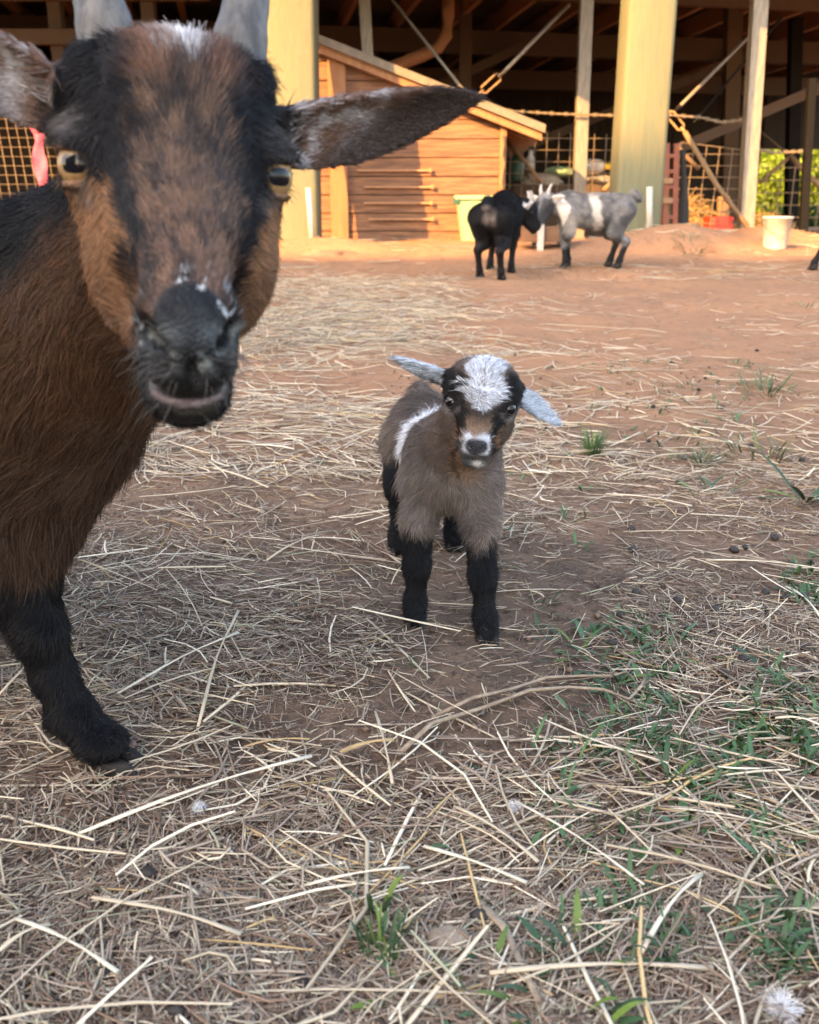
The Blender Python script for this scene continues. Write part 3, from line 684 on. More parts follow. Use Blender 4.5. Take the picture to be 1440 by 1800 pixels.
mb = MB(); mb.box((P(900, 325, 9.4)[0], 9.4, .24), (P(1078, 325, 9.4)[0], 9.95, P(1000, 326, 9.4)[2]), .01); thing1('low_bench', mb, M_BEAM, 'low dark bench carrying the feed sacks behind the fence', 'bench', (P(990, 325, 9.4)[0], 9.7, .27))
def jug(px, py, Y, cap, label, side=False, m=M_WHITEPL, s=1.0):
    c = P(px, py, Y); root = empty('plastic_jug', c, label, 'jug')
    mb = MB(); mb.lathe([(0, 0), (.05, 0), (.055, .01), (.055, .12), (.045, .15), (.02, .17), (.018, .18)], 16); a = mb.build('bottle', m, root, True)
    mb = MB(); mb.lathe([(.026, .165), (.026, .215), (.018, .222), (0, .222)], 14); b = mb.build('cap', cap, root, True)
    root.scale = (s, s, s)
    if side: root.rotation_euler = (0, R(90), .2)
jug(1028, 292, 9.5, M_YELLOW, 'white jug with a yellow cap lying behind the fence', True, s=1.15)
jug(908, 318, 9.3, M_GREENB, 'dark green bottle behind the fence beside the shed', False, M_GREENB, s=1.3)
jug(932, 300, 9.6, M_WHITEPL, 'white jug standing on the sacks behind the fence', False, s=.8)
mb = MB(); c0, c1 = P(1250, 405, 9.3), P(1292, 384, 9.3); mb.box((c0[0], 9.3, float(gz(c0[0], 9.3)) - .01), (c1[0], 9.6, c1[2] + .02), .03)
thing1('red_crate', mb, M_RED, 'red plastic crate behind the leaning mesh panel', 'crate', (.5 * (c0[0] + c1[0]), 9.45, .28))
def hay_heap(px, py, Y, rx, rz_, label, n, seed):
    g = np.random.default_rng(seed); c = P(px, py, Y); z0 = float(gz(c[0], Y)); mb = MB(); hgt = c[2] - z0 + rz_
    root = empty('hay_heap', (c[0], Y, z0), label, 'hay')
    for k in range(n):
        u = g.normal(size=3); u /= np.linalg.norm(u); r = g.random() ** .33; p = np.array([c[0] + u[0] * rx * r, Y + u[1] * rx * .6 * r, z0 + abs(u[2]) * hgt * r]); d = unit(np.array([g.normal(), g.normal(), g.normal() * .35])) * g.uniform(.04, .10)
        mb.tube([p - d, p + d * .1 + [0, 0, .006], p + d], .0035, 3, False)
    o = mb.build('hay', M_HAYF, root, base=(c[0], Y, z0)); o['kind'] = 'stuff'
M_HAYF = mat('gold_hay', (.38, .27, .13), .8, .2, noise=(30, (.27, .18, .08), 3, .2))
hay_heap(1217, 352, 9.7, .24, .05, 'heap of golden hay behind the leaning mesh panel', 700, 61)
hay_heap(1345, 385, 9.9, .30, .05, 'heap of golden hay behind the white bucket', 700, 62)
lump('doorstep', P(752, 441, 7.25), (.23, .10, .028), M_STONE, 'flat reddish doorstep slab in front of the shed', 'step', 50, flat=.2, amp=.08)
lump('dirt_clod', P(588, 452, 6.45), (.17, .09, .035), M_STONE, 'low clod of dirt in front of the shed', 'clod', 52, flat=.4, amp=.35)

# ---------------------------------------------------------------- bushes beyond the barn
def leafy(name, root, c, rad, n, size, mlist, seed, shell=.55, up=.4):
    g = np.random.default_rng(seed); c = np.asarray(c, float)
    cl = g.normal(size=(max(n // 45, 6), 3)); cl /= np.linalg.norm(cl, axis=1, keepdims=True); cl *= (shell + (1 - shell) * g.random((len(cl), 1))); cl = cl * np.array(rad)
    k = g.integers(0, len(cl), n); p = cl[k] + g.normal(size=(n, 3)) * np.array(rad) * .16
    a = unit(g.normal(size=(n, 3)) + [0, 0, up]); b = unit(np.cross(a, g.normal(size=(n, 3)))); s = size * g.uniform(.6, 1.3, (n, 1)); e = np.cross(a, b)
    V = np.stack([p - b * s, p - e * s * .45 + a * s * .12, p + b * s, p + e * s * .45 + a * s * .12], 1).reshape(-1, 3)
    Q = np.arange(n * 4).reshape(n, 4); tone = g.uniform(.55, 1.25, (len(cl), 1))[k]; col = np.array(mlist[0]) * tone + np.array(mlist[1]) * g.random((n, 1)) * .5
    me = pymesh(name, V + c - np.array(root.location), Q, {'leaf_color': np.repeat(np.clip(col, 0, 1), 4, 0)}); return link(name, me, M_LEAF, root, smooth=False)
M_LEAF = mat('leaf', (.08, .12, .03), .55, .3, attr='leaf_color'); 
_n = M_LEAF.node_tree.nodes; _b = _n['Principled BSDF']; _t = _n.new('ShaderNodeBsdfTranslucent'); _m = _n.new('ShaderNodeMixShader'); _m.inputs[0].default_value = .4
M_LEAF.node_tree.links.new(_n['Attribute'].outputs['Color'], _t.inputs[0]); M_LEAF.node_tree.links.new(_b.outputs[0], _m.inputs[1]); M_LEAF.node_tree.links.new(_t.outputs[0], _m.inputs[2]); M_LEAF.node_tree.links.new(_m.outputs[0], _n['Material Output'].inputs[0])
M_BARK = WOODP('bark', (.10, .07, .05), (.06, .045, .035))
def bush(px, py, Y, rad, n, label, cols, seed, size=.055):
    c = P(px, py, Y); z0 = float(gz(c[0], Y)); root = empty('bush', (c[0], Y, z0), label, 'bush', 'bushes beyond the barn')
    mb = MB()
    for k in range(6): a = k * 1.05; mb.tube([(c[0], Y, z0 - .05), (c[0] + math.cos(a) * rad[0] * .25, Y + math.sin(a) * rad[1] * .25, z0 + (c[2] - z0) * .6), (c[0] + math.cos(a) * rad[0] * .6, Y + math.sin(a) * rad[1] * .6, c[2] + rad[2] * .3)], [.03, .02, .008], 5)
    mb.build('stem', M_BARK, root, base=(c[0], Y, z0)); leafy('foliage', root, c, rad, n, size, cols, seed)
YG = ((.17, .25, .028), (.14, .15, .01)); DG = ((.05, .09, .025), (.03, .05, .01))
bush(1368, 330, 24.5, (1.5, .8, 1.35), 7000, 'sunlit yellow green bush behind the dark timber post', YG, 71, .075)
bush(1442, 300, 25.0, (1.4, .8, 1.5), 6500, 'sunlit yellow green bush at the right edge', YG, 72, .075)
bush(1545, 315, 25.5, (1.4, .9, 1.3), 3500, 'sunlit yellow green bush out beyond the right edge', YG, 73, .075)
bush(1440, 392, 21.0, (1.1, .5, .36), 2600, 'low dark green bush at the right edge', DG, 74)
bush(1290, 320, 30.0, (3.2, 1., 2.6), 6000, 'broad dark bush behind the barn, left of the sunlit bushes', DG, 75, .13)
bush(1560, 240, 32.0, (5.0, 1.2, 4.5), 9000, 'tall dark bush far beyond the right edge', DG, 76, .17)

# ---------------------------------------------------------------- unseen barn added behind the camera to shade the yard
def added_shade_barn():
    yr = -12.0; sl2 = math.tan(SUN_EL) / math.cos(SUN_AZ); zr = .19 + (6.25 - yr) * sl2; x0, x1 = -24, -5.0; d = 4.0; ze = zr - 3.0
    base = (-15, yr, 0); root = empty('added_shade_barn', base, 'tall weathered barn added unseen behind the camera to shade the yard', 'barn')
    m = WOODP('weathered_board', (.30, .26, .22), (.22, .19, .16))
    mb = MB(); mb.box((x0, yr - d, -.3), (x1, yr + d, ze)); mb.build('wall', m, root, base=base)
    mb = MB(); v = [(x, y, z) for x in (x0 - .4, x1 + .4) for (y, z) in ((yr - d - .5, ze - .3), (yr, zr), (yr + d + .5, ze - .3), (yr + d + .5, ze - .42), (yr, zr - .12), (yr - d - .5, ze - .42))]
    mb.raw(v, [(0, 1, 7, 6), (1, 2, 8, 7), (2, 3, 9, 8), (3, 4, 10, 9), (4, 5, 11, 10), (5, 0, 6, 11), (5, 4, 1, 0), (4, 3, 2, 1), (6, 7, 10, 11), (7, 8, 9, 10)])
    mb.build('roof', mat('tin_roof', (.32, .30, .28), .5, .4, noise=(3, (.24, .2, .17), 5, .2)), root, base=base)
    tx, tz = 1.72 - (7 - yr) * math.tan(SUN_AZ), .38 + (7 - yr) * sl2  # tree added out of view, its crown set to shade the lower right post
    t = empty('added_shade_tree', (tx - 1.0, yr - 1.2 - 5, -.05), 'tall tree added out of view to shade the foot of the right thick post', 'tree')
    mb = MB(); mb.tube([(0, 0, 0), (.1, .05, 5), (.2, .0, zr - 1)], [.35, .25, .1], 10); mb.build('trunk', M_BARK, t, True)
    dy = (yr - (yr - 6.2)); leafy('crown', t, (tx - dy * math.tan(SUN_AZ), yr - 6.2, tz + dy * sl2 - .15), (.55, .55, .50), 3000, .15, DG, 79, shell=.1)
added_shade_barn()
# ---------------------------------------------------------------- shared goat materials
M_IRIS = mat('amber_iris', (.36, .225, .105), .3, .2, noise=(260, (.18, .105, .05), 3, .18), coat=.05)
M_EYEW = mat('eye_rim', (.03, .022, .018), .3, .3, coat=.1)
M_PUP = mat('pupil_black', (.004, .004, .006), .12, .3, coat=.1)
M_KIRIS = mat('dark_iris', (.05, .04, .04), .08, .6, coat=1.0)
M_HOOF = mat('hoof_horn', (.008, .008, .008), .7, .2, noise=(60, (.03, .025, .021), 4, .2), bumpv=(200, .3, .001))
M_HORN = mat('grey_horn', (.105, .105, .110), .55, .3, noise=[(30, (.16, .15, .14), 4, .2), (140, (.055, .055, .058), 4, .14)], bumpv=(160, .6, .0012), stretch=(1, 1, .35))
M_PALEHORN = mat('pale_horn', (.40, .38, .35), .55, .3, noise=(40, (.26, .24, .22), 3, .2))

# ================================================================= the big brown goat
def hoof_pair(parent, base, p, fwd, w, h, ln, gap=.12):
    """two cleft toes side by side under the point p"""
    fwd = unit(np.array([fwd[0], fwd[1], 0.])); sd = np.array([-fwd[1], fwd[0], 0])
    for s in (-1, 1):
        mb = MB(); V = []; n = 10
        for i, (t, sc) in enumerate(((0, 1.0), (.35, .97), (.8, .85), (1., .7))):
            for k in range(n):
                a = 2 * math.pi * k / n; q = np.array([math.cos(a), math.sin(a)])
                lx = q[0] * ln * .5 * sc + (ln * .12 if q[0] > 0 else 0) * (1 - t); ly = q[1] * w * .25 * sc * (1 - .35 * max(q[0], 0) ** 2)
                V.append(p + fwd * (lx - t * ln * .12) + sd * (ly + s * w * (.25 + gap * .5)) + np.array([0, 0, h * t]))
        F = [(i * n + k, i * n + (k + 1) % n, (i + 1) * n + (k + 1) % n, (i + 1) * n + k) for i in range(3) for k in range(n)] + [tuple(range(n - 1, -1, -1)), tuple(range(3 * n, 4 * n))]
        mb.raw(V, F); mb.build('hoof', M_HOOF, parent, True, base=base)

def horn(parent, base, pts, r0, r1, m, n=16, ridges=15, depth=.004, name='horn'):
    pts = [np.asarray(q, float) for q in pts]; mb = MB(); C = []; rs = []
    K = ridges * 4
    for i in range(K + 1):
        t = i / K; u = t * (len(pts) - 1); k = min(int(u), len(pts) - 2); s = u - k
        p0, p1, p2, p3 = pts[max(k - 1, 0)], pts[k], pts[k + 1], pts[min(k + 2, len(pts) - 1)]
        C.append(.5 * ((2 * p1) + (-p0 + p2) * s + (2 * p0 - 5 * p1 + 4 * p2 - p3) * s * s + (-p0 + 3 * p1 - 3 * p2 + p3) * s ** 3))
        rs.append((r0 + (r1 - r0) * t ** 1.1) * (1 + depth * math.sin(t * ridges * 2 * math.pi) * (1 - t) + .02 * math.sin(t * 41)))
    mb.tube(C, rs, n, flat=.82, up=(0, 1, .1)); return mb.build(name, m, parent, True, base=base)

def big_goat():
    O = P(313, 300, .53); H = Frame(O, (.271, -.963), -.05); w = H.w
    base = np.array([-.55, .80, 0.0])
    fx = seg((-1.16, -.44, .016), (-.44, -.27, .006), (-.27, -.02, .0024), (-.02, .10, .0026))
    fy = seg((.40, .66, .0024), (.66, .80, .007), (.80, 1.06, .012))
    fz = seg((-.03, .30, .006), (.30, .54, .0024))
    f = Field(fx, fy, fz)
    # trunk
    f.ell((-.405, .80, .272), (.165, .105, .125), k=.04)
    f.ell((-.66, .83, .262), (.26, .118, .125), k=.05)
    f.ell((-.90, .86, .30), (.15, .105, .125), k=.05)
    f.cone((-.38, .80, .355), (-.86, .86, .365), .04, .045, k=.06)
    f.ell((-.300, .735, .275), (.080, .075, .080), k=.05)           # breast
    f.ell((-.372, .715, .232), (.062, .045, .112), k=.05)               # near shoulder
    # neck: rises from the shoulders and turns towards the lens
    f.cone((-.345, .78, .305), (-.235, .70, .362), .085, .070, k=.05)
    f.cone((-.235, .70, .362), (-.148, .615, .425), .068, .047, k=.03)
    f.cone((-.285, .71, .29), (-.175, .635, .375), .068, .045, k=.04)
    # right foreleg, toe to the right
    f.chain([(-.345, .715, .20), (-.305, .703, .145), (-.295, .70, .108), (-.287, .698, .07), (-.274, .695, .036), (-.258, .692, .014)],
            [.045, .023, .0172, .0145, .0155, .016], k=.014)
    f.ell((-.294, .693, .110), (.0145, .013, .018), k=.014)
    f.ell((-.352, .712, .172), (.046, .036, .062), k=.03)
    f.ell((-.318, .718, .202), (.058, .050, .050), k=.03)
    f.ell((-.250, .690, .014), (.020, .0165, .014), k=.010)
    f.ell((-.292, .694, .030), (.006, .010, .006), k=.008)
    f.chain([(-.42, .83, .20), (-.43, .815, .14), (-.435, .81, .10), (-.435, .808, .06), (-.432, .806, .028), (-.425, .804, .006)], [.05, .028, .021, .016, .017, .019], k=.016)
    for yy in (.80, .93):
        f.chain([(-.93, yy, .26), (-.88, yy, .19), (-.985, yy, .125), (-.965, yy, .04), (-.95, yy, .004)], [.075, .045, .021, .016, .019], k=.03)
    f.cone((-1.03, .87, .37), (-1.10, .875, .345), .02, .012, k=.02)
    # head
    f.ell(w(0, 2.0, -4.3), (.050, .050, .055), H.M, k=.02)
    f.ell(w(0, 1.9, -2.0), (.045, .044, .030), H.M, k=.02)
    for s in (-1, 1):
        f.ell(w(s * 4.3, .2, -2.5), (.0150, .020, .020), H.M, k=.016)
        f.ell(w(s * 4.75, 1.35, -1.5), (.011, .008, .011), H.M, k=.012)   # brow over the eye
        f.ell(w(s * 3.3, 5.0, -3.6), (.019, .016, .020), H.M, k=.015)
        f.ell(w(s * 2.8 + .25, -4.0, -2.4), (.0235, .042, .042), H.M, k=.022)
        f.ell(w(s * 1.05, -8.9, 7.3), (.0122, .0135, .016), H.M, k=.009)
    f.cone(w(0, .4, -1.3), w(0, -5.6, 6.2), .037, .0195, k=.02)
    f.ell(w(0, -7.3, 7.0), (.0205, .020, .021), H.M, k=.012)
    f.ell(w(0, -7.2, 7.9), (.0192, .0135, .0135), H.M, k=.012)
    f.ell(w(0, -9.0, 8.1), (.015, .012, .0125), H.M, k=.010)
    f.cone(w(0, -6.2, -3.5), w(0, -9.9, 3.8), .034, .0205, k=.02)
    f.ell(w(0, -11.0, 5.9), (.0175, .0120, .0170), H.M, k=.010)
    f.ell(w(0, -10.7, 4.4), (.0180, .0150, .02), H.M, k=.012)
    # mouth, nostrils, groove of the lip
    mo = [w(-2.5, -9.7, 6.4), w(-1.7, -10.2, 7.9), w(-.6, -10.55, 8.8), w(.6, -10.55, 8.8), w(1.7, -10.25, 7.9), w(2.5, -9.75, 6.4)]
    f.chain(mo, [.0012, .0022, .0028, .0028, .0022, .0012], k=.0035, cut=True)
    for s in (-1, 1):
        f.chain([w(s * 1.85, -6.8, 8.1), w(s * 1.72, -7.4, 8.45), w(s * 1.1, -8.0, 8.65), w(s * .3, -8.4, 9.0)], [.0018, .0042, .0036, .0016], k=.0035, cut=True)
    f.chain([w(0, -8.4, 9.1), w(0, -9.3, 9.35), w(0, -10.1, 8.8)], [.0016, .0016, .0014], k=.003, cut=True)
    # ears
    EAR = [(w(5.0, 2.3, -4.0), w(18.9, 5.6, -5.6), H.d(.05, -.50, .86)), (w(-4.9, 2.9, -4.0), w(-16.8, 9.0, -6.4), H.d(-.05, -.50, .86))]
    for a, b, n in EAR: f.ear(a, b, n, .0265, .0028, .017, bend=.004, k=.012)
    # eye sockets
    EYE = [(w(-4.72, .05, -1.50), H.d(-.62, -.02, .78)), (w(4.92, .05, -1.45), H.d(.62, -.02, .78))]
    for c, lk in EYE:
        up = unit(H.u + H.r * 0); sd = np.cross(up, lk)
        f.ell(c + lk * .006, (.0130, .0098, .015), np.stack([unit(sd), unit(up - lk * (up @ lk)), lk]), k=.003, cut=True)
        f.ell(c + up * .0096 + lk * .0072, (.0130, .0036, .0082), np.stack([unit(sd), unit(up - lk * (up @ lk)), lk]), k=.005)
        f.ell(c - up * .0098 + lk * .0050, (.0115, .0022, .0070), np.stack([unit(sd), unit(up - lk * (up @ lk)), lk]), k=.004)
    V, Q = f.mesh()
    root = empty('goat', base, 'large brown goat with grey horns and black face stripes, close to the camera', 'goat')

    def colf(p, n=None, g=None, skin=False):
        h = H.loc(p); r, u, ff = h[:, 0], h[:, 1], h[:, 2]; rp = r - .55 * sstep(-7, -2, u); ar = np.abs(rp); are = np.abs(r)
        jn = (vnoise(p * np.array([1, 1, .45]), 170, 5) - .5); jn2 = (vnoise(p, 45, 6) - .5)
        if g is not None: jn = jn + (g.random(len(p)) - .5) * .6
        # body
        brown = np.array([.088, .042, .022]); dark = np.array([.022, .015, .012]); black = np.array([.0045, .0045, .006])
        t = sstep(.40, .22, p[:, 2] + jn2 * .10)
        c = mixc(brown, np.array([.058, .032, .020]), t)
        c = mixc(c, dark, np.clip(.35 + jn * .9, 0, 1) * .55)
        pale = np.array([.15, .085, .055]); c = mixc(c, pale, np.clip(jn * 1.6 - .25, 0, 1) * .6)
        c = mixc(c, black, sstep(.345, .385, p[:, 2] + jn2 * .03 + (p[:, 0] < -.22) * .0 - np.clip(p[:, 0] + .30, 0, .2) * .55))   # back stripe
        fr = (p[:, 0] + .30) * .75 - (p[:, 2] - .16) * 1.0                                        # brisket
        c = mixc(c, black, sstep(.005, .05, fr - .012 + jn2 * .02) * (p[:, 2] < .36) * (p[:, 1] < .95))
        c = mixc(c, black, sstep(.172, .150, p[:, 2] + jn2 * .02 + jn * .012 + .05 * sstep(-.305, -.335, p[:, 0])))
        # head
        hd = (ff > -7.5 + 0 * u) & (are < 7.2) & (u > -13.2) & (u < 8.5)
        hw = sstep(-8.0, -5.5, ff + .25 * u) * hd
        cheek = mixc(np.array([.29, .150, .078]), np.array([.16, .085, .050]), sstep(-1, -9, u + jn * 2))
        cen = mixc(np.array([.145, .088, .060]), np.array([.19, .108, .074]), sstep(1, -6.5, u + jn2 * 2))
        cen = mixc(cen, np.array([.035, .028, .028]), np.clip(jn * 2.6 + .24 + .36 * sstep(-2, 3.0, u), 0, .94))
        xin = np.interp(u, [-9, -7, -4, -1, 1, 3, 5, 6.5], [2.05, 2.05, 2.1, 2.3, 2.3, 2.05, 1.9, 2.4]); xout = np.interp(u, [-9, -7, -4, -1, .5, 2, 7], [2.5, 2.7, 3.15, 4.2, 5.6, 9, 9])
        wob = jn2 * 1.0 + jn * .8
        st = sstep(-.75, .6, ar - xin + wob) * sstep(.3, -.3, ar - xout + wob)
        hc = np.where((ar > (xin + xout) / 2)[:, None], cheek, cen)
        hc = mixc(hc, np.array([.0065, .007, .010]), st)
        # dark centre streak on forehead and nose, tuft on the poll
        hc = mixc(hc, np.array([.02, .018, .022]), bump(r + .1, 0, .55) * sstep(-3.5, -4.6, u) * .85)
        hc = mixc(hc, np.array([.025, .02, .02]), bump(r, 0, .8 + wob) * sstep(2.2, 3.6, u) * sstep(5.8, 4.6, u) * .8)
        hc = mixc(hc, np.array([.16, .075, .045]), bump(ar, 1.6, .9) * sstep(3.4, 4.6, u) * .75)
        hc = mixc(hc, np.array([.62, .62, .64]), bump(r - .5 + jn, 0, .75) * sstep(5.0, 5.7, u + jn * .8))
        hc = mixc(hc, np.array([.16, .145, .14]), bump(are, 5.3, .9) * bump(u, 2.2, .9) * np.clip(.45 + jn, 0, .8))          # grey over the eye
        hc = mixc(hc, np.array([.16, .15, .155]), bump(are, 4.35, .5) * bump(u, -1.35, .45) * .55)
        for c_, lk_ in EYE: hc = mixc(hc, np.array([.018, .014, .013]), bump(np.linalg.norm(p - c_ - lk_ * .008, axis=1), .0135, .0032) * .9)
        # muzzle
        mz = sstep(-7.1, -7.9, u - .30 * (ff - 8) - .12 * ar * ar + jn * .3)
        mz = np.maximum(mz, sstep(8.6, 9.3, ff - .25 * ar * ar * .5) * (u < -5.6))
        mz = np.maximum(mz, sstep(1.85, 1.45, np.sqrt((r / 1.05) ** 2 + ((u + 6.9) / 1.05) ** 2) + jn * .1) * (ff > 7.6))
        hc = mixc(hc, np.array([.0055, .006, .008]), mz); hc = mixc(hc, np.array([.012, .014, .018]), sstep(1.7, 1.0, np.sqrt(r * r + ((u + 7.3) / .8) ** 2)) * (ff > 7.8) * np.clip(.8 + jn2, 0, 1))
        fk = (vnoise(p, 520, 9) > .66) * (vnoise(p, 110, 33) > .50) * bump(np.sqrt(r * r + (u + 7.0) ** 2), 1.75, .45) * (ff > 5.5) * (u > -7.6)      # white flecks round the nose
        fk = np.maximum(fk, (vnoise(p, 420, 10) > .80) * bump(are, 2.1, .35) * bump(u, -7.6, .5) * .9)
        hc = mixc(hc, np.array([.55, .58, .60]), fk * .8)
        nl = np.abs(u - np.interp(are, [.0, .3, 1.1, 1.85, 2.1], [-8.45, -8.4, -8.0, -7.4, -6.8])); hc = mixc(hc, np.array([.002, .002, .003]), np.clip(1.4 * bump(nl, 0, .26), 0, 1) * (are < 2.0) * (ff > 7.3)); hc = mixc(hc, np.array([.003, .003, .004]), bump(r, 0, .14) * (u < -8.4) * (ff > 8))
        hc = mixc(hc, np.array([.09, .10, .105]), np.clip((vnoise(p, 140, 12) - .52) * 2.2, 0, 1) * sstep(-7.4, -8.0, u) * (u > -10.2) * (ff > 6) * .35)
        hc = mixc(hc, np.array([.30, .33, .31]), np.clip((vnoise(p, 260, 35) - .58) * 5, 0, 1) * bump(u - np.interp(are, [0, 1.1, 2.1], [-8.9, -8.5, -7.3]), 0, .4) * (are < 2.4) * (ff > 6.8) * .55)
        if skin:
            lip = bump(u + 10.9 - .12 * r * r, 0, .15) * (ff > 6.2) * sstep(2.1, 1.3, ar) * np.clip(1.1 + jn2, 0, 1); hc = mixc(hc, np.array([.30, .235, .25]), np.clip(lip, 0, 1))
            lip2 = bump(u + 10.55 - .14 * r * r, 0, .3) * bump(ar, 2.0, .5) * (ff > 5.5); hc = mixc(hc, np.array([.36, .37, .43]), lip2 * np.clip(.6 + jn, 0, .8))
            hc = mixc(hc, np.array([.07, .062, .045]), bump(u + 11.35 - .12 * r * r, 0, .2) * (ff > 6) * sstep(1.8, 1.0, ar) * np.clip(.2 + jn * 2, 0, .5))
            hc = mixc(hc, np.array([.060, .074, .084]), bump(u + 7.35 + .1 * are, 0, .45) * bump(are, .95, .75) * (ff > 8.2) * np.clip(.9 + jn2, 0, 1))
        c = mixc(c, hc, hw)
        # ears
        for (a, b, nn), sg in zip(EAR, (1, -1)):
            e = b - a; L = np.linalg.norm(e); e = e / L; q = p - a; uu = q @ e / L; vv = np.linalg.norm(q - np.outer(q @ e, e), axis=1)
            m = (uu > .10) & (uu < 1.1) & (vv < .045) & (are > 6.0)
            sdv = np.cross(nn, e); v = q @ sdv * (1 if sdv[2] > 0 else -1)
            roan = np.array([.125, .070, .050]); ec = np.repeat(roan[None], len(p), 0)
            ec = mixc(ec, np.array([.46, .46, .50]), np.clip((jn * 2.2 + .30), 0, 1) * sstep(.70, .30, uu) * .9)
            ec = mixc(ec, np.array([.032, .021, .017]), np.clip(sstep(.30, .58, uu + jn2 * .15 - v * 14) , 0, 1) * .95)
            c = np.where(m[:, None], ec, c)
        return c
    sk = colf(V, skin=True)
    hV = H.loc(V)
    me = pymesh('body', V - base, Q, {'skin_color': np.clip(sk * .85, 0, 1)})
    link('body', me, SKIN, root)
    def bare(p):
        h = H.loc(p); r, u, ff = h[:, 0], h[:, 1], h[:, 2]; ar = np.abs(r)
        b = sstep(1.75, 1.45, np.sqrt((r / 1.1) ** 2 + ((u + 7.1) / 1.15) ** 2)) * (ff > 8.3)
        b = np.maximum(b, (np.abs(u + 10.75 - .12 * r * r) < .36) * (ff > 5.5) * (ar < 2.6))
        b = np.maximum(b, (ff > 8.2) * (u < -8.0) * .75)
        for c, lk in EYE: b = np.maximum(b, (np.linalg.norm(p - c - lk * .008, axis=1) < .0142) * 1.0)
        return b
    def lenf(p, n):
        h = H.loc(p); d = np.linalg.norm(h - np.array([0, -3, 1]), axis=1)
        L = np.interp(d, [3, 8, 10, 14, 20], [.007, .008, .0095, .014, .020]); L = np.where((h[:, 2] > 3), .0062, L)
        L = np.where((h[:, 2] > 6.5) & (h[:, 1] < -7.5), .0022, L); L = np.where((h[:, 1] > 3.5) & (np.abs(h[:, 0]) < 3) & (h[:, 2] > -6), .011, L)
        L = np.where(np.abs(h[:, 0]) > 6.6, .0045, L) * (np.abs(h[:, 0]) > 6.6) * (h[:, 1] > -1) * (h[:, 2] > -9) + L * ~((np.abs(h[:, 0]) > 6.6) & (h[:, 1] > -1) & (h[:, 2] > -9))
        L = np.where((p[:, 2] < .17), np.interp(p[:, 2], [0, .06, .17], [.007, .008, .012]), L)
        L = np.where((p[:, 2] > .36) & (p[:, 0] < -.25), .024, L)
        return L
    def combf(p, n):
        h = H.loc(p); r, u, ff = h[:, 0], h[:, 1], h[:, 2]
        body = np.stack([-.55 + 0 * r, .05 + 0 * r, -.85 + 0 * r], 1)
        fa = np.stack([np.clip(r * .32, -1, 1), .75 + .12 * (u + 4) * .2, -.55 + 0 * r], 1)           # centre of the face: up and outwards
        fa = np.where((np.abs(r) > 3.4)[:, None], np.stack([np.sign(r) * .25, -.6 + 0 * r, -.7 + 0 * r], 1), fa)
        fa = np.where((u < -7.6)[:, None], np.stack([r * .2, -.8 + 0 * r, -.3 + 0 * r], 1), fa)
        fa = np.where((np.abs(r) > 6.2)[:, None] & (u > -1)[:, None], np.stack([np.sign(r), .2 + 0 * r, -.1 + 0 * r], 1), fa)
        fw = fa @ H.M; t = sstep(13, 10, np.linalg.norm(h - np.array([0, -3, 1]), axis=1)); ear = (np.abs(r) > 6.2) & (u > -1) & (ff > -9.5); t = np.where(ear, 1, t)
        return body * (1 - t[:, None]) + fw * t[:, None]
    def densf(p, n):
        h = H.loc(p); near = np.linalg.norm(h - np.array([0, -2, 0]), axis=1) < 12
        ear = (np.abs(h[:, 0]) > 6.2) & (h[:, 1] > -1) & (h[:, 2] > -9.5)
        v = unit(CAM - p); fac = (v * n).sum(1)
        d = np.where(near | ear, 2.6, 1.0) * np.where(p[:, 0] < -.50, .22, 1) * np.where(fac < -.35, .25, 1)
        return np.where((p[:, 2] < .19) & (p[:, 0] > -.36), 3.5, d) * (1 - bare(p))
    def whisk(p, n):
        h = H.loc(p); return ((h[:, 2] > 5.0) & (h[:, 1] < -8.2) & (np.abs(h[:, 0]) > .5)) * 1.0
    grow('whiskers', root, base, V, Q, 90, lambda p, n, g: np.repeat(np.array([[.10, .095, .09]]), len(p), 0), lambda p, n: .018 + 0 * p[:, 0], combf, whisk, .00013, lift=.9, jit=.6, seed=8)
    grow('coat', root, base, V, Q, 230000, colf, lenf, combf, densf, .00026, lift=.28, jit=.42, seed=3)
    # horns
    horn(root, base, [w(-3.1, 4.6, -3.4), w(-3.35, 6.5, -3.5), w(-3.9, 9.0, -4.2), w(-5.0, 13, -6.5), w(-6.4, 16, -10.5)], .0192, .005, M_HORN)
    horn(root, base, [w(3.2, 4.6, -3.4), w(3.5, 6.5, -3.5), w(4.0, 9.0, -4.2), w(5.1, 13, -6.5), w(6.5, 16, -10.5)], .0192, .005, M_HORN)
    for (c, lk) in EYE: eye_parts(root, base, c, lk + H.f * .7, H.u, .0131, M_IRIS, M_EYEW, M_PUP, pup=(.50, .36), iris=.98)
    hoof_pair(root, base, np.array([-.234, .689, float(gz(-.234, .689)) - .004]), (1, -.1), .031, .014, .030)
    hoof_pair(root, base, np.array([-.42, .803, float(gz(-.42, .803))]), (1, -.1), .036, .018, .036)
    for yy in (.80, .93): hoof_pair(root, base, np.array([-.943, yy, float(gz(-.943, yy))]), (1, 0), .036, .018, .036)
    return root
big_goat()

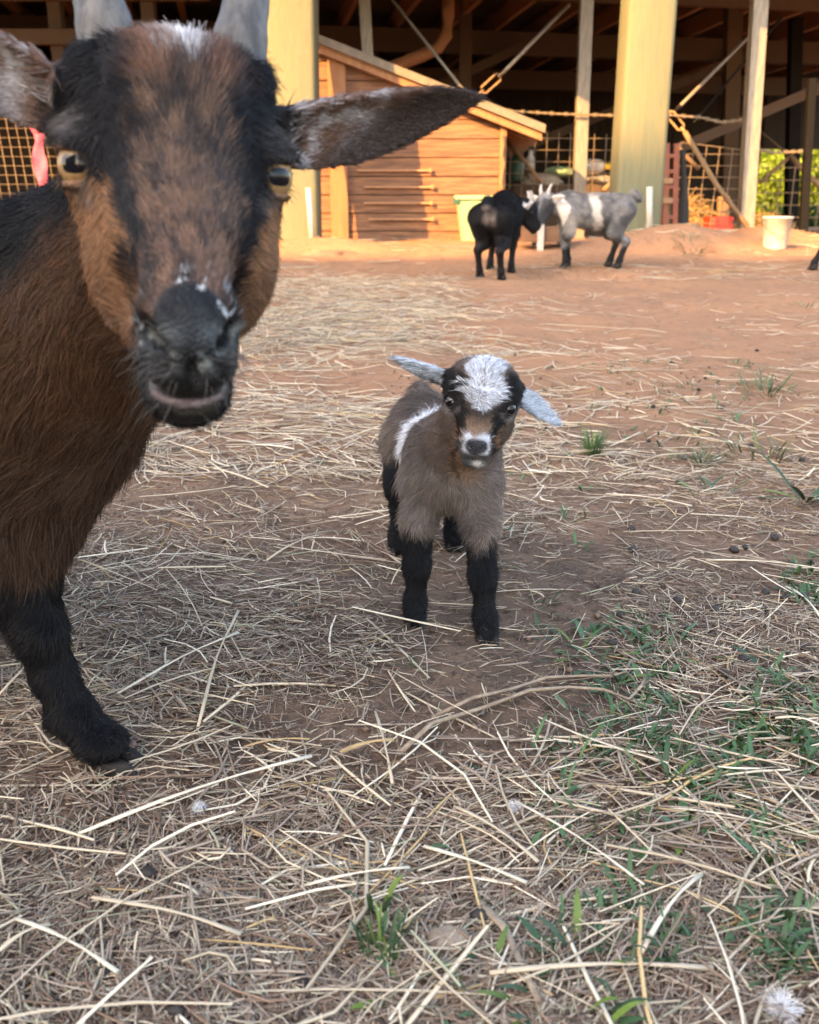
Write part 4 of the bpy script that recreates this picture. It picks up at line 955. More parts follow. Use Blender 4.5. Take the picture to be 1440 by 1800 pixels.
# ================================================================= the newborn kid
def kid():
    O = P(846, 706, .93); H = Frame(O, (-.07, -1), -.11); w = H.w
    base = np.array([.03, 1.05, 0.0])
    fx = seg((-.085, -.04, .004), (-.04, .16, .0026)); fy = seg((.84, 1.02, .0026), (1.02, 1.30, .006)); fz = seg((-.01, .15, .0045), (.15, .32, .0026))
    f = Field(fx, fy, fz)
    f.ell((.046, .995, .166), (.041, .05, .046), k=.03)
    f.cone((.046, 1.01, .165), (.025, 1.15, .162), .036, .040, k=.03)
    f.ell((.019, 1.185, .165), (.040, .05, .047), k=.03)
    f.cone((.046, .985, .185), (.070, .958, .228), .042, .030, k=.025)
    f.cone((.016, 1.225, .185), (.014, 1.245, .21), .012, .008, k=.015)
    f.chain([(.018, .985, .150), (.010, .975, .112), (.008, .968, .064), (.006, .964, .022), (.006, .957, .008)], [.026, .0150, .0108, .0086, .0105], k=.014)
    f.chain([(.070, .972, .150), (.074, .948, .112), (.076, .932, .066), (.079, .925, .022), (.081, .917, .008)], [.026, .0150, .0108, .0086, .0105], k=.014)
    f.chain([(.000, 1.175, .15), (-.006, 1.145, .105), (-.012, 1.205, .062), (-.014, 1.195, .024), (-.014, 1.187, .010)], [.033, .020, .0105, .0095, .0115], k=.016)
    f.chain([(.050, 1.185, .15), (.054, 1.16, .105), (.056, 1.22, .062), (.060, 1.205, .024), (.060, 1.197, .012)], [.033, .020, .0105, .0095, .0115], k=.016)
    f.ell(w(0, .9, -2.7), (.037, .030, .036), H.M, k=.014)
    f.ell(w(0, .9, -1.1), (.030, .027, .021), H.M, k=.014)
    for s in (-1, 1):
        f.ell(w(s * 2.45, -.3, -1.2), (.0105, .013, .016), H.M, k=.010)
        f.ell(w(s * 1.75, -2.3, -1.4), (.0155, .021, .024), H.M, k=.012)
        f.ell(w(s * .62, -4.35, 3.3), (.0082, .0075, .009), H.M, k=.006)
    f.cone(w(0, -.6, .0), w(0, -3.1, 3.1), .0215, .0118, k=.012)
    f.ell(w(0, -3.45, 3.8), (.0112, .0085, .0085), H.M, k=.006)
    f.cone(w(0, -3.2, -1.8), w(0, -5.0, 2.2), .020, .0105, k=.012)
    f.ell(w(0, -5.35, 2.9), (.0098, .0068, .009), H.M, k=.007)
    f.chain([w(-1.3, -4.7, 2.9), w(-.5, -4.95, 3.9), w(.5, -4.95, 3.9), w(1.3, -4.7, 2.9)], [.0006, .0010, .0010, .0006], k=.0022, cut=True)
    for s in (-1, 1): f.chain([w(s * .92, -3.2, 4.1), w(s * .6, -3.7, 4.6), w(s * .25, -3.95, 4.7)], [.0008, .0019, .0010], k=.0025, cut=True)
    EAR = [(w(-3.1, 1.35, -2.8), w(-9.6, 2.55, -4.2), H.d(-.1, -.55, .8)), (w(3.2, .9, -2.8), w(8.7, -2.2, -4.0), H.d(.35, .45, .8))]
    for a, b, n in EAR: f.ear(a, b, n, .0135, .0020, .004, bend=.002, k=.008)
    EYE = [(w(-2.78, -.45, -.35), H.d(-.66, -.02, .75)), (w(2.78, -.45, -.35), H.d(.66, -.02, .75))]
    for c, lk in EYE:
        up = H.u; sd = np.cross(up, lk); f.ell(c + lk * .0035, (.0082, .0064, .009), np.stack([unit(sd), unit(up - lk * (up @ lk)), lk]), k=.002, cut=True)
    V, Q = f.mesh()
    root = empty('goat', base, 'newborn grey brown kid goat with white blaze, white side stripe and black stockings', 'goat')
    def colf(p, n=None, g=None, skin=False):
        h = H.loc(p); r, u, ff = h[:, 0], h[:, 1], h[:, 2]; ar = np.abs(r)
        jn = (vnoise(p, 220, 5) - .5); jn2 = (vnoise(p, 70, 6) - .5)
        if g is not None: jn = jn + (g.random(len(p)) - .5) * .6
        grey = np.array([.190, .158, .142]); c = np.repeat(grey[None], len(p), 0)
        c = mixc(c, np.array([.085, .068, .060]), sstep(.165, .215, p[:, 2] + jn2 * .02) * .75)
        c = mixc(c, np.array([.28, .225, .195]), sstep(.14, .10, p[:, 2] + jn2 * .02) * .5)
        c = mixc(c, np.array([.05, .042, .04]), np.clip(jn * 1.3 + .1, 0, .8) * .6)
        ax = (p[:, 1] - 1.0) + .10 * (p[:, 2] - .16)
        c = mixc(c, np.array([.60, .63, .68]), sstep(.008, .002, np.abs(ax - .085 + jn2 * .014) - .024) * (p[:, 2] > .105))      # side stripe
        black = np.array([.0042, .005, .0075])
        leg = sstep(.108, .096, p[:, 2] + jn2 * .012 + jn * .012 + sstep(1.05, 1.1, p[:, 1]) * -.02)
        bri = bump(p[:, 0] - .047, 0, .022) * sstep(.145, .115, p[:, 2]) * (p[:, 1] < 1.04); c = mixc(c, np.array([.02, .02, .022]), bri * .9)
        fl = sstep(.15, .13, p[:, 2] + jn2 * .02) * sstep(1.06, 1.1, p[:, 1]) * (p[:, 1] < 1.16); c = mixc(c, black * 1.5, fl)
        c = mixc(c, black, leg)
        hw = (ff > -6.5) * (np.linalg.norm(h - np.array([0, -1, -1]), axis=1) < 7.4) * sstep(-4.8, -3.6, ff + .35 * u)
        hc = np.repeat(np.array([.095, .070, .057])[None], len(p), 0)
        hc = mixc(hc, np.array([.20, .130, .090]), sstep(-.6, -2.2, u) * (ar < 2))
        wob = jn2 * .8 + jn * .35
        xin = np.interp(u, [-3.5, -2, -.9, 0, 1, 2.2, 3.2], [1.35, 1.25, 1.0, 1.1, 1.55, 1.7, 1.7]); xout = np.interp(u, [-4, -2, -1, -.4, 1, 2.4, 3], [1.75, 2.0, 3.1, 4.4, 4.6, 4.6, 3.6])
        st = sstep(-.2, .2, ar - xin + wob) * sstep(.2, -.2, ar - xout + wob) * sstep(3.0, 2.4, u + wob)
        wb = wob + (vnoise(np.stack([r * .25, u * 1.5, 0 * u], 1), 2.2, 19) - .5) * 1.5; bl = sstep(-.3, .1, u - .30 * ar + .05 + wb * .5) * sstep(.2, -.2, ar - np.interp(u, [-.6, .5, 2, 3, 5], [1.0, 1.75, 1.8, 1.35, 1.3]) + wb)
        fd = bump(u, -.65, .75) * sstep(1.6, 1.0, ar) * .65; hc = mixc(hc, np.array([.03, .024, .02]), np.clip(fd + jn * .4 * (fd > .1), 0, 1))
        hc = mixc(hc, np.array([.007, .006, .006]), st)
        hc = mixc(hc, np.array([.56, .61, .69]), bl * (1 if g is None else np.where(g.random(len(p)) < .10 + .22 * sstep(1.2, -.2, u) + .25 * (vnoise(np.stack([r * 1.6, u * .35, 0 * u], 1), 2.0, 23) > .66), .12, 1)))
        mzw = sstep(-2.3, -2.8, u + jn * .5) * (ff > .9) * sstep(1.45, 1.0, ar + jn * .3) * sstep(-4.9, -4.3, u); hc = mixc(hc, np.array([.54, .56, .60]), mzw)
        chin = sstep(-4.05, -4.5, u) * (ff > .2); hc = mixc(hc, np.array([.06, .06, .065]), chin)
        hc = mixc(hc, np.array([.6, .58, .56]), bump(r - .35, 0, .45) * bump(u, -5.35, .35) * (ff > 1.5) * .9)
        nose = sstep(1.15, .95, np.sqrt((r / 1.05) ** 2 + ((u + 3.55) / .78) ** 2)) * (ff > 3.6); hc = mixc(hc, np.array([.030, .033, .040]), nose)
        rr_ = np.sqrt((ar - 2.9) ** 2 + (u + .45) ** 2); hc = mixc(hc, np.array([.30, .26, .25]), bump(rr_, .95, .16) * .35 * (u < -.5)); hc = mixc(hc, np.array([.012, .011, .012]), bump(rr_, 0, .75))
        c = mixc(c, hc, np.clip(hw, 0, 1))
        for (a, b, nn) in EAR:
            e = b - a; L = np.linalg.norm(e); e = e / L; q = p - a; uu = q @ e / L; vv = np.linalg.norm(q - np.outer(q @ e, e), axis=1)
            m = (uu > .10) & (uu < 1.1) & (vv < .03) & (ar > 3.55)
            sdv = np.cross(nn, e); v = q @ sdv * (1 if sdv[2] > 0 else -1)
            ec = mixc(np.array([.42, .49, .58]), np.array([.030, .032, .038]), sstep(.0, -.005, v + jn2 * .008 + (r > 0) * .006) * np.clip(.8 + jn, 0, 1))
            c = np.where(m[:, None], ec, c)
        return c
    me = pymesh('body', V - base, Q, {'skin_color': np.clip(colf(V, skin=True) * .8, 0, 1)}); link('body', me, SKIN, root)
    def lenf(p, n):
        h = H.loc(p); d = np.linalg.norm(h - np.array([0, -2, 1]), axis=1)
        L = np.interp(d, [2, 4.5, 7, 11], [.005, .007, .0105, .0145]); L = np.where((h[:, 2] > 2.2) & (h[:, 1] < -2), .0026, L)
        L = np.where((h[:, 1] > 0) & (np.abs(h[:, 0]) < 3.4) & (h[:, 2] > -4.5), .0065, L)
        L = np.where((np.abs(h[:, 0]) > 3.6) & (h[:, 1] > -4) & (h[:, 2] > -6) & (p[:, 2] > .215), .005, L)
        L = np.where((h[:, 1] > -1.6) & (h[:, 1] < .45) & (np.abs(h[:, 0]) > 1.7) & (np.abs(h[:, 0]) < 3.8) & (h[:, 2] > -3), .0032, L)
        return np.where(p[:, 2] < .15, np.interp(p[:, 2], [0, .03, .10, .15], [.0065, .007, .009, .013]), L)
    def combf(p, n):
        h = H.loc(p); r, u, ff = h[:, 0], h[:, 1], h[:, 2]
        body = np.stack([(p[:, 0] - .045) * 6, .45 + 0 * r, -.8 + 0 * r], 1)
        fa = np.stack([np.clip(r * .6, -1, 1), .55 + .0 * u, -.5 + 0 * r], 1)
        fa = np.where((u > -.8)[:, None], np.stack([np.clip(r * .8, -1, 1), np.where(np.abs(r) < .5, -.4, -.05), -.15 + 0 * r], 1), fa)
        fa = np.where((u > 1.6)[:, None], np.stack([np.clip(r * .5, -1, 1), .5 + 0 * r, -.3 + 0 * r], 1), fa)
        fa = np.where((np.abs(r) > 2.3)[:, None], np.stack([np.sign(r) * .3, -.6 + 0 * r, -.6 + 0 * r], 1), fa)
        fa = np.where((np.abs(r) > 3.6)[:, None], np.stack([np.sign(r), -.1 + 0 * r, -.1 + 0 * r], 1), fa)
        t = sstep(7.6, 6.2, np.linalg.norm(h - np.array([0, -1, -1]), axis=1)); t = np.where((np.abs(r) > 3.6) & (u > -4) & (ff > -6) & (p[:, 2] > .215), 1, t)
        return body * (1 - t[:, None]) + (fa @ H.M) * t[:, None]
    def densf(p, n):
        h = H.loc(p); d = np.where(np.linalg.norm(h - np.array([0, -1, 0]), axis=1) < 7, 1.8, 1.0)
        nose = (np.sqrt((h[:, 0] / 1.05) ** 2 + ((h[:, 1] + 3.55) / .8) ** 2) < 1.05) & (h[:, 2] > 3.6); d = np.where(nose, 0, d)
        for c, lk in EYE: d = np.where(np.linalg.norm(p - c - lk * .004, axis=1) < .0092, 0, d)
        v = unit(CAM - p); return d * np.where((v * n).sum(1) < -.3, .3, 1)
    grow('coat', root, base, V, Q, 130000, colf, lenf, combf, densf, .00024, lift=.40, jit=.55, seed=5)
    for (c, lk) in EYE: eye_parts(root, base, c, lk + H.f * .2, H.u, .0074, M_KIRIS, M_EYEW, M_PUP, pup=(.7, .5), iris=1.1)
    for p, d in (((.006, .955), (0, -1)), ((.081, .915), (.05, -1)), ((-.014, 1.185), (0, -1)), ((.060, 1.195), (0, -1))):
        hoof_pair(root, base, np.array([*p, float(gz(*p)) - .001]), d, .022, .011, .024)
    return root
kid()

# ================================================================= goats at the barn
def far_goat(label, hips, shld, feet, headp, face, pitch, colf_, horns, n=34000, seed=11, tail=None, roll=0, base=None, ground=None):
    hips, shld = np.array(hips, float), np.array(shld, float); ax = unit(np.array([shld[0] - hips[0], shld[1] - hips[1], 0])); sd = np.array([-ax[1], ax[0], 0])
    O = np.array(headp, float); H = Frame(O, face, roll, pitch); w = H.w
    base = np.array([*(.5 * (hips + shld))[:2], ground if ground is not None else float(np.mean([q[2] for q in feet]))])
    allp = np.array([hips, shld, O] + [np.array(q) for q in feet]); lo = allp.min(0) - .2; hi = allp.max(0) + .2
    f = Field(np.arange(lo[0], hi[0], .0068), np.arange(lo[1], hi[1], .0068), np.arange(lo[2] + .16, hi[2], .0068))
    f.cone(hips + ax * .02 - [0, 0, .02], shld - ax * .01 - [0, 0, .02], .080, .076, k=.05)
    f.ell(.5 * (hips + shld) - [0, 0, .045], (.16, .092, .088), np.stack([ax, sd, [0, 0, 1]]), k=.05)
    f.cone(shld + ax * .01 + [0, 0, .01], O - H.f * .05 - H.u * .01, .072, .046, k=.04)
    f.cone(hips - ax * .07 + [0, 0, .05], hips - ax * .10 + [0, 0, .03], .03, .02, k=.03)
    if tail is not None: f.cone(hips - ax * .09 + [0, 0, .04], np.array(tail), .016, .010, k=.02)
    for i, q in enumerate(feet):
        q = np.array(q, float); front = i < 2
        top = (shld if front else hips) + sd * (.055 if i % 2 else -.055)
        if front:
            kn = .5 * (top - [0, 0, .20]) + .5 * (q + [0, 0, .15]) + ax * .008
            f.chain([top - [0, 0, .04], top - [0, 0, .15], kn, q + [0, 0, .04] - ax * .006, q + [0, 0, .008]], [.050, .029, .0175, .0145, .0175], k=.022)
        else:
            st = top + ax * .04 - [0, 0, .15]; hk = np.array([q[0], q[1], 0]) - ax * .045 + [0, 0, q[2] + .145]
            f.chain([top - [0, 0, .03], st, hk, q + [0, 0, .04] - ax * .012, q + [0, 0, .008]], [.072, .040, .0185, .0145, .0175], k=.022)
    f.ell(w(0, 2, -3), (.048, .046, .055), H.M, k=.03); f.cone(w(0, 0, 0), w(0, -4.5, 7.0), .040, .022, k=.025); f.cone(w(0, -4, -2), w(0, -7.5, 6), .034, .019, k=.025)
    EAR = [(w(4.0, 2.4, -3.5), w(12.5, 4.0, -4.5), H.d(.1, -.3, .9)), (w(-4.0, 2.4, -3.5), w(-12.5, 4.0, -4.5), H.d(-.1, -.3, .9))]
    for a, b, nn in EAR: f.ear(a, b, nn, .026, .0062, .008, k=.012)
    V, Q = f.mesh()
    root = empty('goat', base, label, 'goat', 'young goats by the barn')
    def colf(p, nn=None, g=None): return colf_(p, H, ax, sd, hips, shld, g)
    me = pymesh('body', V - base, Q, {'skin_color': np.clip(colf(V) * .9, 0, 1)}); link('body', me, SKIN, root)
    def combf(p, nn): return -ax[None] * .6 + np.array([0, 0, -.8])[None] + 0 * p
    grow('coat', root, base, V, Q, n, colf, lambda p, nn: np.where((np.linalg.norm(H.loc(p), axis=1) < 11) | (p[:, 2] < base[2] + .2), .007, .016), combf, lambda p, nn: 1.0 + 0 * p[:, 0], .00055, lift=.3, npt=4, seed=seed)
    for s in (-1, 1):
        if horns: horn(root, base, [w(s * 2.2, 4.3, -3), w(s * 2.7, 6.6, -3.4), w(s * 3.3, 8.6, -4.4), w(s * 3.9, 10, -6)], .014, .005, M_PALEHORN, ridges=8)
        eye_parts(root, base, w(s * 3.75, .2, -.2), H.d(s * .85, 0, .5), H.u, .010, M_KIRIS, M_EYEW, M_PUP)
    for q in feet: hoof_pair(root, base, np.array(q, float), ax, .042, .026, .045)
    return root
def gf(px, py):
    g = G(px, py); return (g[0], g[1], g[2])
def black_col(p, H, ax, sd, hips, shld, g):
    c = np.repeat(np.array([.0055, .0055, .007])[None], len(p), 0); jn = vnoise(p, 60, 4) - .5
    q = p - hips; back = -(q @ ax); lat = q @ sd
    m = sstep(.035, .01, np.abs(lat + .012) - .012 + jn * .02) * sstep(.05, .08, back) * sstep(-.13, -.06, q[:, 2] + jn * .05) * sstep(.045, .02, q[:, 2])
    c = mixc(c, np.array([.26, .21, .19]), np.clip(m, 0, 1) * np.clip(.75 + jn, 0, 1))
    h = H.loc(p); c = mixc(c, np.array([.68, .66, .63]), (np.abs(h[:, 0]) > 5.6) * (h[:, 1] > .5) * (h[:, 2] > -8) * (np.linalg.norm(h, axis=1) < 15) * 1.0)
    return c
def grey_col(p, H, ax, sd, hips, shld, g):
    jn = vnoise(p, 55, 4) - .5; jf = vnoise(p, 160, 7) - .5
    if g is not None: jf = jf + (g.random(len(p)) - .5) * .7
    c = mixc(np.array([.085, .09, .10]), np.array([.21, .21, .22]), np.clip(.42 + jn * 1.1 + jf * .9 + (vnoise(p, 22, 41) - .5) * 1.6, 0, 1))
    al = (p - hips) @ ax
    c = mixc(c, np.array([.58, .55, .51]), sstep(.035, .015, np.abs(al - .17 + (p[:, 2] - hips[2]) * -.22 + jn * .03)) * sstep(hips[2] + .07, hips[2] + .02, p[:, 2]) * (p[:, 2] > hips[2] - .2))
    q = p - shld; c = mixc(c, np.array([.50, .46, .42]), bump(q @ ax + .02 + jn * .05, 0, .055) * bump(q[:, 2] + .09, 0, .06) * .8)
    gl = p[:, 2] - hips[2]; c = mixc(c, np.array([.006, .006, .0075]), sstep(-.215, -.245, gl + jn * .03))
    h = H.loc(p); c = mixc(c, np.array([.03, .03, .035]), sstep(1.5, 2.2, np.abs(h[:, 0]) + jn) * (np.linalg.norm(h - [0, -2, 2], axis=1) < 7.5) * (h[:, 2] > -3) * .8)
    c = mixc(c, np.array([.66, .62, .58]), (np.abs(h[:, 0]) > 5.6) * (h[:, 2] > -9) * (np.linalg.norm(h, axis=1) < 15) * 1.0)
    return mixc(c, np.array([.42, .43, .45]), sstep(.10, .14, -(p - hips) @ ax) * (p[:, 2] > hips[2] - .02))
def far_goats():
    fl, fr_, hl, hr = gf(862, 474), gf(899, 480), gf(844, 488), gf(882, 492)
    hips = np.array([.5 * (hl[0] + hr[0]), .5 * (hl[1] + hr[1]) + .03, hl[2] + .335]); shld = np.array([.5 * (fl[0] + fr_[0]) + .01, .5 * (fl[1] + fr_[1]) - .02, fl[2] + .335])
    far_goat('black young goat with its rump to the camera, nuzzling the grey goat', hips, shld, [fr_, fl, hr, hl], P(932, 374, shld[1] + .14), (1, .1), -.45, black_col, True, seed=21)
    f1, f2 = gf(993, 473), gf(1077, 469)
    yb = .5 * (f1[1] + f2[1])
    sh = np.array([f1[0] + .015, yb, f1[2] + .335]); hp = np.array([f2[0] + .015, yb + .02, f1[2] + .345])
    far_goat('grey roan young goat with pale belt and black stockings, standing side on', hp, sh, [(f1[0], yb - .05, f1[2]), (f1[0] + .03, yb + .06, f1[2] + .004), (f2[0], yb - .05, f1[2]), (f2[0] - .03, yb + .06, f1[2] + .004)],
             P(955, 362, yb - .06), (-.75, -.65), -.35, grey_col, True, seed=22, tail=P(1121, 347, yb + .03))
    g = gf(1424, 473)
    far_goat('black goat leaving at the right edge, only a leg in view', (g[0] + .52, g[1] + .02, g[2] + .36), (g[0] + .12, g[1], g[2] + .35), [(g[0] + .20, g[1] + .06, g[2]), (g[0], g[1] - .04, g[2]), (g[0] + .7, g[1] + .07, g[2]), (g[0] + .55, g[1] - .05, g[2])],
             np.array([g[0] + .16, g[1] + .15, g[2] + .56]), (-.2, 1), -.1, black_col, True, seed=23)
far_goats()
# ================================================================= straw, grass and litter
def straws(name, n, region, lens, wid, cols, seed, label, dens=None, lift=.012, tilt=.12):
    g = np.random.default_rng(seed); pts = []
    while sum(len(q) for q in pts) < n:
        u = g.random((n, 2)); y = region[2] * (region[3] / region[2]) ** u[:, 0]; hw = y * .62 + .12; x = (u[:, 1] * 2 - 1) * hw
        x = np.clip(x, region[0] - 9, region[1] + 9); k = (x > region[0]) & (x < region[1])
        if dens is not None: k &= g.random(n) < dens(x, y)
        pts.append(np.stack([x[k], y[k]], 1))
    q = np.concatenate(pts)[:n]; n = len(q); L = lens[0] * (lens[1] / lens[0]) ** (g.random(n) ** 1.3) * .5; a = g.random(n) * 2 * math.pi
    sw = vnoise(np.stack([q[:, 0], q[:, 1], 0 * a], 1), 5, seed) * 5; a = np.where(g.random(n) < .4, sw + g.normal(size=n) * .4, a)
    dx, dy = np.cos(a), np.sin(a); wd = wid[0] * (wid[1] / wid[0]) ** g.random(n) * .5; bend = g.normal(size=n) * np.where(g.random(n) < .25, .35, .07) * L; tl = g.normal(size=n) * tilt
    lf = np.abs(g.normal(size=n)) * lift + .001
    K = 4; rows = []
    for i in range(K):
        t = i / (K - 1) * 2 - 1; px = q[:, 0] + dx * L * t - dy * bend * (t * t - .33); py = q[:, 1] + dy * L * t + dx * bend * (t * t - .33)
        pz = np.maximum(gz(q[:, 0], q[:, 1]) + lf + tl * L * t, gz(px, py) + .0012); rows.append(np.stack([px, py, pz], 1))
    tw = g.uniform(-.7, .7, n); V = np.zeros((n, K, 3, 3))
    for i in range(K):
        w_ = wd * (1 if 0 < i < K - 1 else .72)
        for k, (cx, cz) in enumerate(((-1, -.15), (1, -.15), (0, .55))):
            ox = cx * np.cos(tw) - cz * np.sin(tw); oz = cx * np.sin(tw) + cz * np.cos(tw)
            V[:, i, k] = rows[i] + np.stack([-dy * ox * w_, dx * ox * w_, oz * w_], 1)
    I = np.arange(n * K * 3).reshape(n, K, 3); Q = []
    for i in range(K - 1):
        for k in range(3): Q.append(np.stack([I[:, i, k], I[:, i, (k + 1) % 3], I[:, i + 1, (k + 1) % 3], I[:, i + 1, k]], 1))
    ci = g.choice(len(cols), n, p=np.array([c[1] for c in cols]) / sum(c[1] for c in cols)); col = np.array([c[0] for c in cols])[ci] * g.uniform(.7, 1.25, (n, 1))
    me = pymesh(name, V.reshape(-1, 3), np.concatenate(Q), {'straw_color': np.repeat(np.clip(col, 0, 1), K * 3, 0)})
    return tag(link(name, me, M_STRAW, smooth=False), label, 'straw', kind='stuff')
M_STRAW = mat('straw', (.5, .4, .25), .62, .3, attr='straw_color', noise=None, bumpv=(400, .25, .0006))
PALE = ((.56, .465, .335), 4); CREAM = ((.70, .62, .48), 2.0); GOLD = ((.46, .32, .16), 1.0); GREY = ((.34, .27, .21), 4); BRN = ((.22, .145, .10), 3.6); DKB = ((.11, .072, .052), 2.5); OLV = ((.33, .32, .22), 1.0)
def clump(x, y, s=3.2, seed=3, lo=.38, hi=.62): return sstep(lo, hi, vnoise(np.stack([x, y, 0 * x], 1), s, seed))
straws('straw_chaff', 46000, (-1.6, 1.8, .36, 1.7), (.008, .045), (.0006, .0018), [GREY, GREY, BRN, BRN, DKB, PALE, OLV], 101, 'short brown straw chaff trodden into the near ground', lambda x, y: .18 + .82 * clump(x, y, 5, 8), lift=.003, tilt=.2)
straws('straw_litter', 6200, (-1.6, 1.9, .36, 1.8), (.018, .105), (.0009, .0027), [PALE, CREAM, GOLD, GREY, GREY, BRN, OLV], 102, 'loose pale straw scattered over the near ground', lambda x, y: .06 + .94 * clump(x, y, 3.6, 3, .40, .60) * (.35 + .65 * clump(x, y, 12, 14)), lift=.005, tilt=.06)
straws('straw_stalks', 220, (-1.6, 1.9, .36, 1.9), (.08, .2), (.0018, .0036), [CREAM, PALE, PALE, GOLD], 103, 'longer pale straw stalks lying across the litter', lambda x, y: .35 + .65 * clump(x, y, 3.2, 5), lift=.008, tilt=.04)
straws('straw_midground', 7000, (-2.6, 2.6, 1.5, 4.4), (.03, .16), (.0015, .0035), [PALE, CREAM, GOLD, PALE, GREY], 104, 'thin scatter of straw over the red clay behind the kid', lambda x, y: np.clip(clump(x, y, 2.2, 6) * (.22 + .6 * sstep(.5, -.2, x - .06 * y)) + .05, 0, 1), lift=.005)
straws('straw_drift', 9000, (-2.4, .30, 2.6, 5.2), (.04, .18), (.0018, .0042), [PALE, OLV, PALE, GREY, GOLD], 105, 'thick drift of straw and hay behind the brown goat', lambda x, y: sstep(.35, -.05, x - .03 + .25 * (vnoise(np.stack([x, y, 0 * x], 1), 2.5, 9) - .5)) * sstep(2.6, 3.0, y) * sstep(5.4, 4.9, y), lift=.02)
straws('straw_at_barn', 1500, (-2.4, 4.5, 5.0, 8.2), (.05, .22), (.003, .006), [PALE, GOLD, GREY], 106, 'few straws on the clay in front of the barn', lambda x, y: .2 + .8 * clump(x, y, 1.6, 7), lift=.006)
# crumbs of soil
def crumbs():
    g = np.random.default_rng(9); n = 7000; y = .36 * (2.6 / .36) ** g.random(n); x = (g.random(n) * 2 - 1) * (y * .6 + .1); s = .0007 * (6 ** g.random(n) ** 1.6) * 1.3
    k = g.random(n) < .3 + .7 * clump(x, y, 6, 4); x, y, s = x[k], y[k], s[k]; n = len(x)
    o = np.array([(1, 0, 0), (-1, 0, 0), (0, 1, 0), (0, -1, 0), (0, 0, 1), (0, 0, -.4)]); F = np.array([(0, 2, 4), (2, 1, 4), (1, 3, 4), (3, 0, 4), (2, 0, 5), (1, 2, 5), (3, 1, 5), (0, 3, 5)])
    V = np.stack([x, y, gz(x, y) + s * .3], 1)[:, None] + o[None] * s[:, None, None] * g.uniform(.6, 1.3, (n, 6, 1)); Q = (np.arange(n) * 6)[:, None, None] + F[None]
    col = np.array([.11, .072, .05]) * g.uniform(.5, 1.8, (n, 1)); me = pymesh('soil_crumbs', V.reshape(-1, 3), Q.reshape(-1, 3), {'straw_color': np.repeat(col, 6, 0)})
    tag(link('soil_crumbs', me, M_STRAW), 'brown soil crumbs strewn over the near ground', 'soil', kind='stuff')
crumbs()
# straws that can be told apart
HERO = [((140, 1488), (548, 1350), .0048, CREAM), ((165, 1605), (425, 1668), .0044, PALE), ((625, 935), (800, 905), .003, CREAM), ((600, 1340), (690, 1322), .006, GOLD), ((430, 1335), (545, 1320), .003, GOLD),
        ((1065, 880), (1215, 902), .0045, CREAM), ((960, 812), (1110, 835), .0045, PALE), ((1240, 998), (1440, 1018), .004, CREAM), ((745, 1510), (925, 1580), .0042, CREAM), ((860, 1735), (1250, 1730), .005, PALE),
        ((800, 1440), (945, 1540), .004, PALE), ((905, 1430), (1130, 1580), .003, CREAM), ((1125, 1700), (1230, 1560), .004, CREAM), ((530, 1585), (720, 1548), .0035, CREAM), ((350, 1300), (420, 1090), .0035, PALE),
        ((660, 1270), (690, 1400), .003, PALE), ((0, 1240), (110, 1140), .003, PALE), ((210, 1240), (420, 1130), .0035, CREAM), ((470, 1000), (560, 955), .004, PALE), ((1380, 1045), (1440, 1100), .004, CREAM),
        ((940, 660), (1000, 690), .004, GOLD), ((760, 600), (930, 615), .005, PALE), ((960, 575), (1170, 592), .005, PALE), ((30, 1640), (210, 1740), .004, CREAM), ((0, 1700), (90, 1650), .004, PALE), ((1360, 1285), (1440, 1300), .004, CREAM)]
HL = ['crossing under the big hoof from left', 'below the first, left of centre at bottom left', 'left of the kid hind leg', 'short golden and broad, left of centre', 'short golden, below the brown goat hoof', 'right of the kid, above bare soil', 'right of the kid chest', 'reaching the right edge at mid height', 'broad, below the kid towards the bottom', 'longest of the bottom edge', 'slanting below the twigs', 'thin, slanting at lower right', 'steep, at lower right', 'thin, left of the bottom tuft', 'steep, between hoof and kid', 'steep, below the kid', 'at the left edge beside the black leg', 'right of the black leg', 'left of the kid front hoof', 'short, at the right edge', 'golden, beyond the kid right ear', 'beyond the kid left ear', 'far off on the red clay', 'in the lower left corner', 'short, on the lower left edge', 'short, on the right edge below the droppings']
for i, (a, b, w_, c) in enumerate(HERO):
    A, B = G(*a), G(*b); mb = MB(); d = unit(B - A); s = np.array([-d[1], d[0], 0]); K = 7; pts = []
    bd = random.uniform(-.03, .03) * np.linalg.norm(B - A)
    for k in range(K):
        t = k / (K - 1); q = A + (B - A) * t + s * bd * math.sin(t * math.pi); q[2] = max(q[2], float(gz(q[0], q[1]))) + .010 + .004 * math.sin(t * 3); pts.append(q)
    mb.tube(pts, [w_ * .5 * (.75 + .25 * math.sin(k * 1.3)) for k in range(K)], 6, flat=.55)
    m = 'straw_' + str(round(c[0][0], 2)); m = bpy.data.materials.get(m) or mat(m, c[0], .6, .3, noise=(60, tuple(q * .75 for q in c[0]), 4, .2), bumpv=(300, .3, .0006), stretch=(.2, .2, 1))
    o = thing1('straw_stalk', mb, m, 'straw stalk ' + HL[i], 'straw', pts[0], 'long straw stalks on top of the litter', smooth=True)
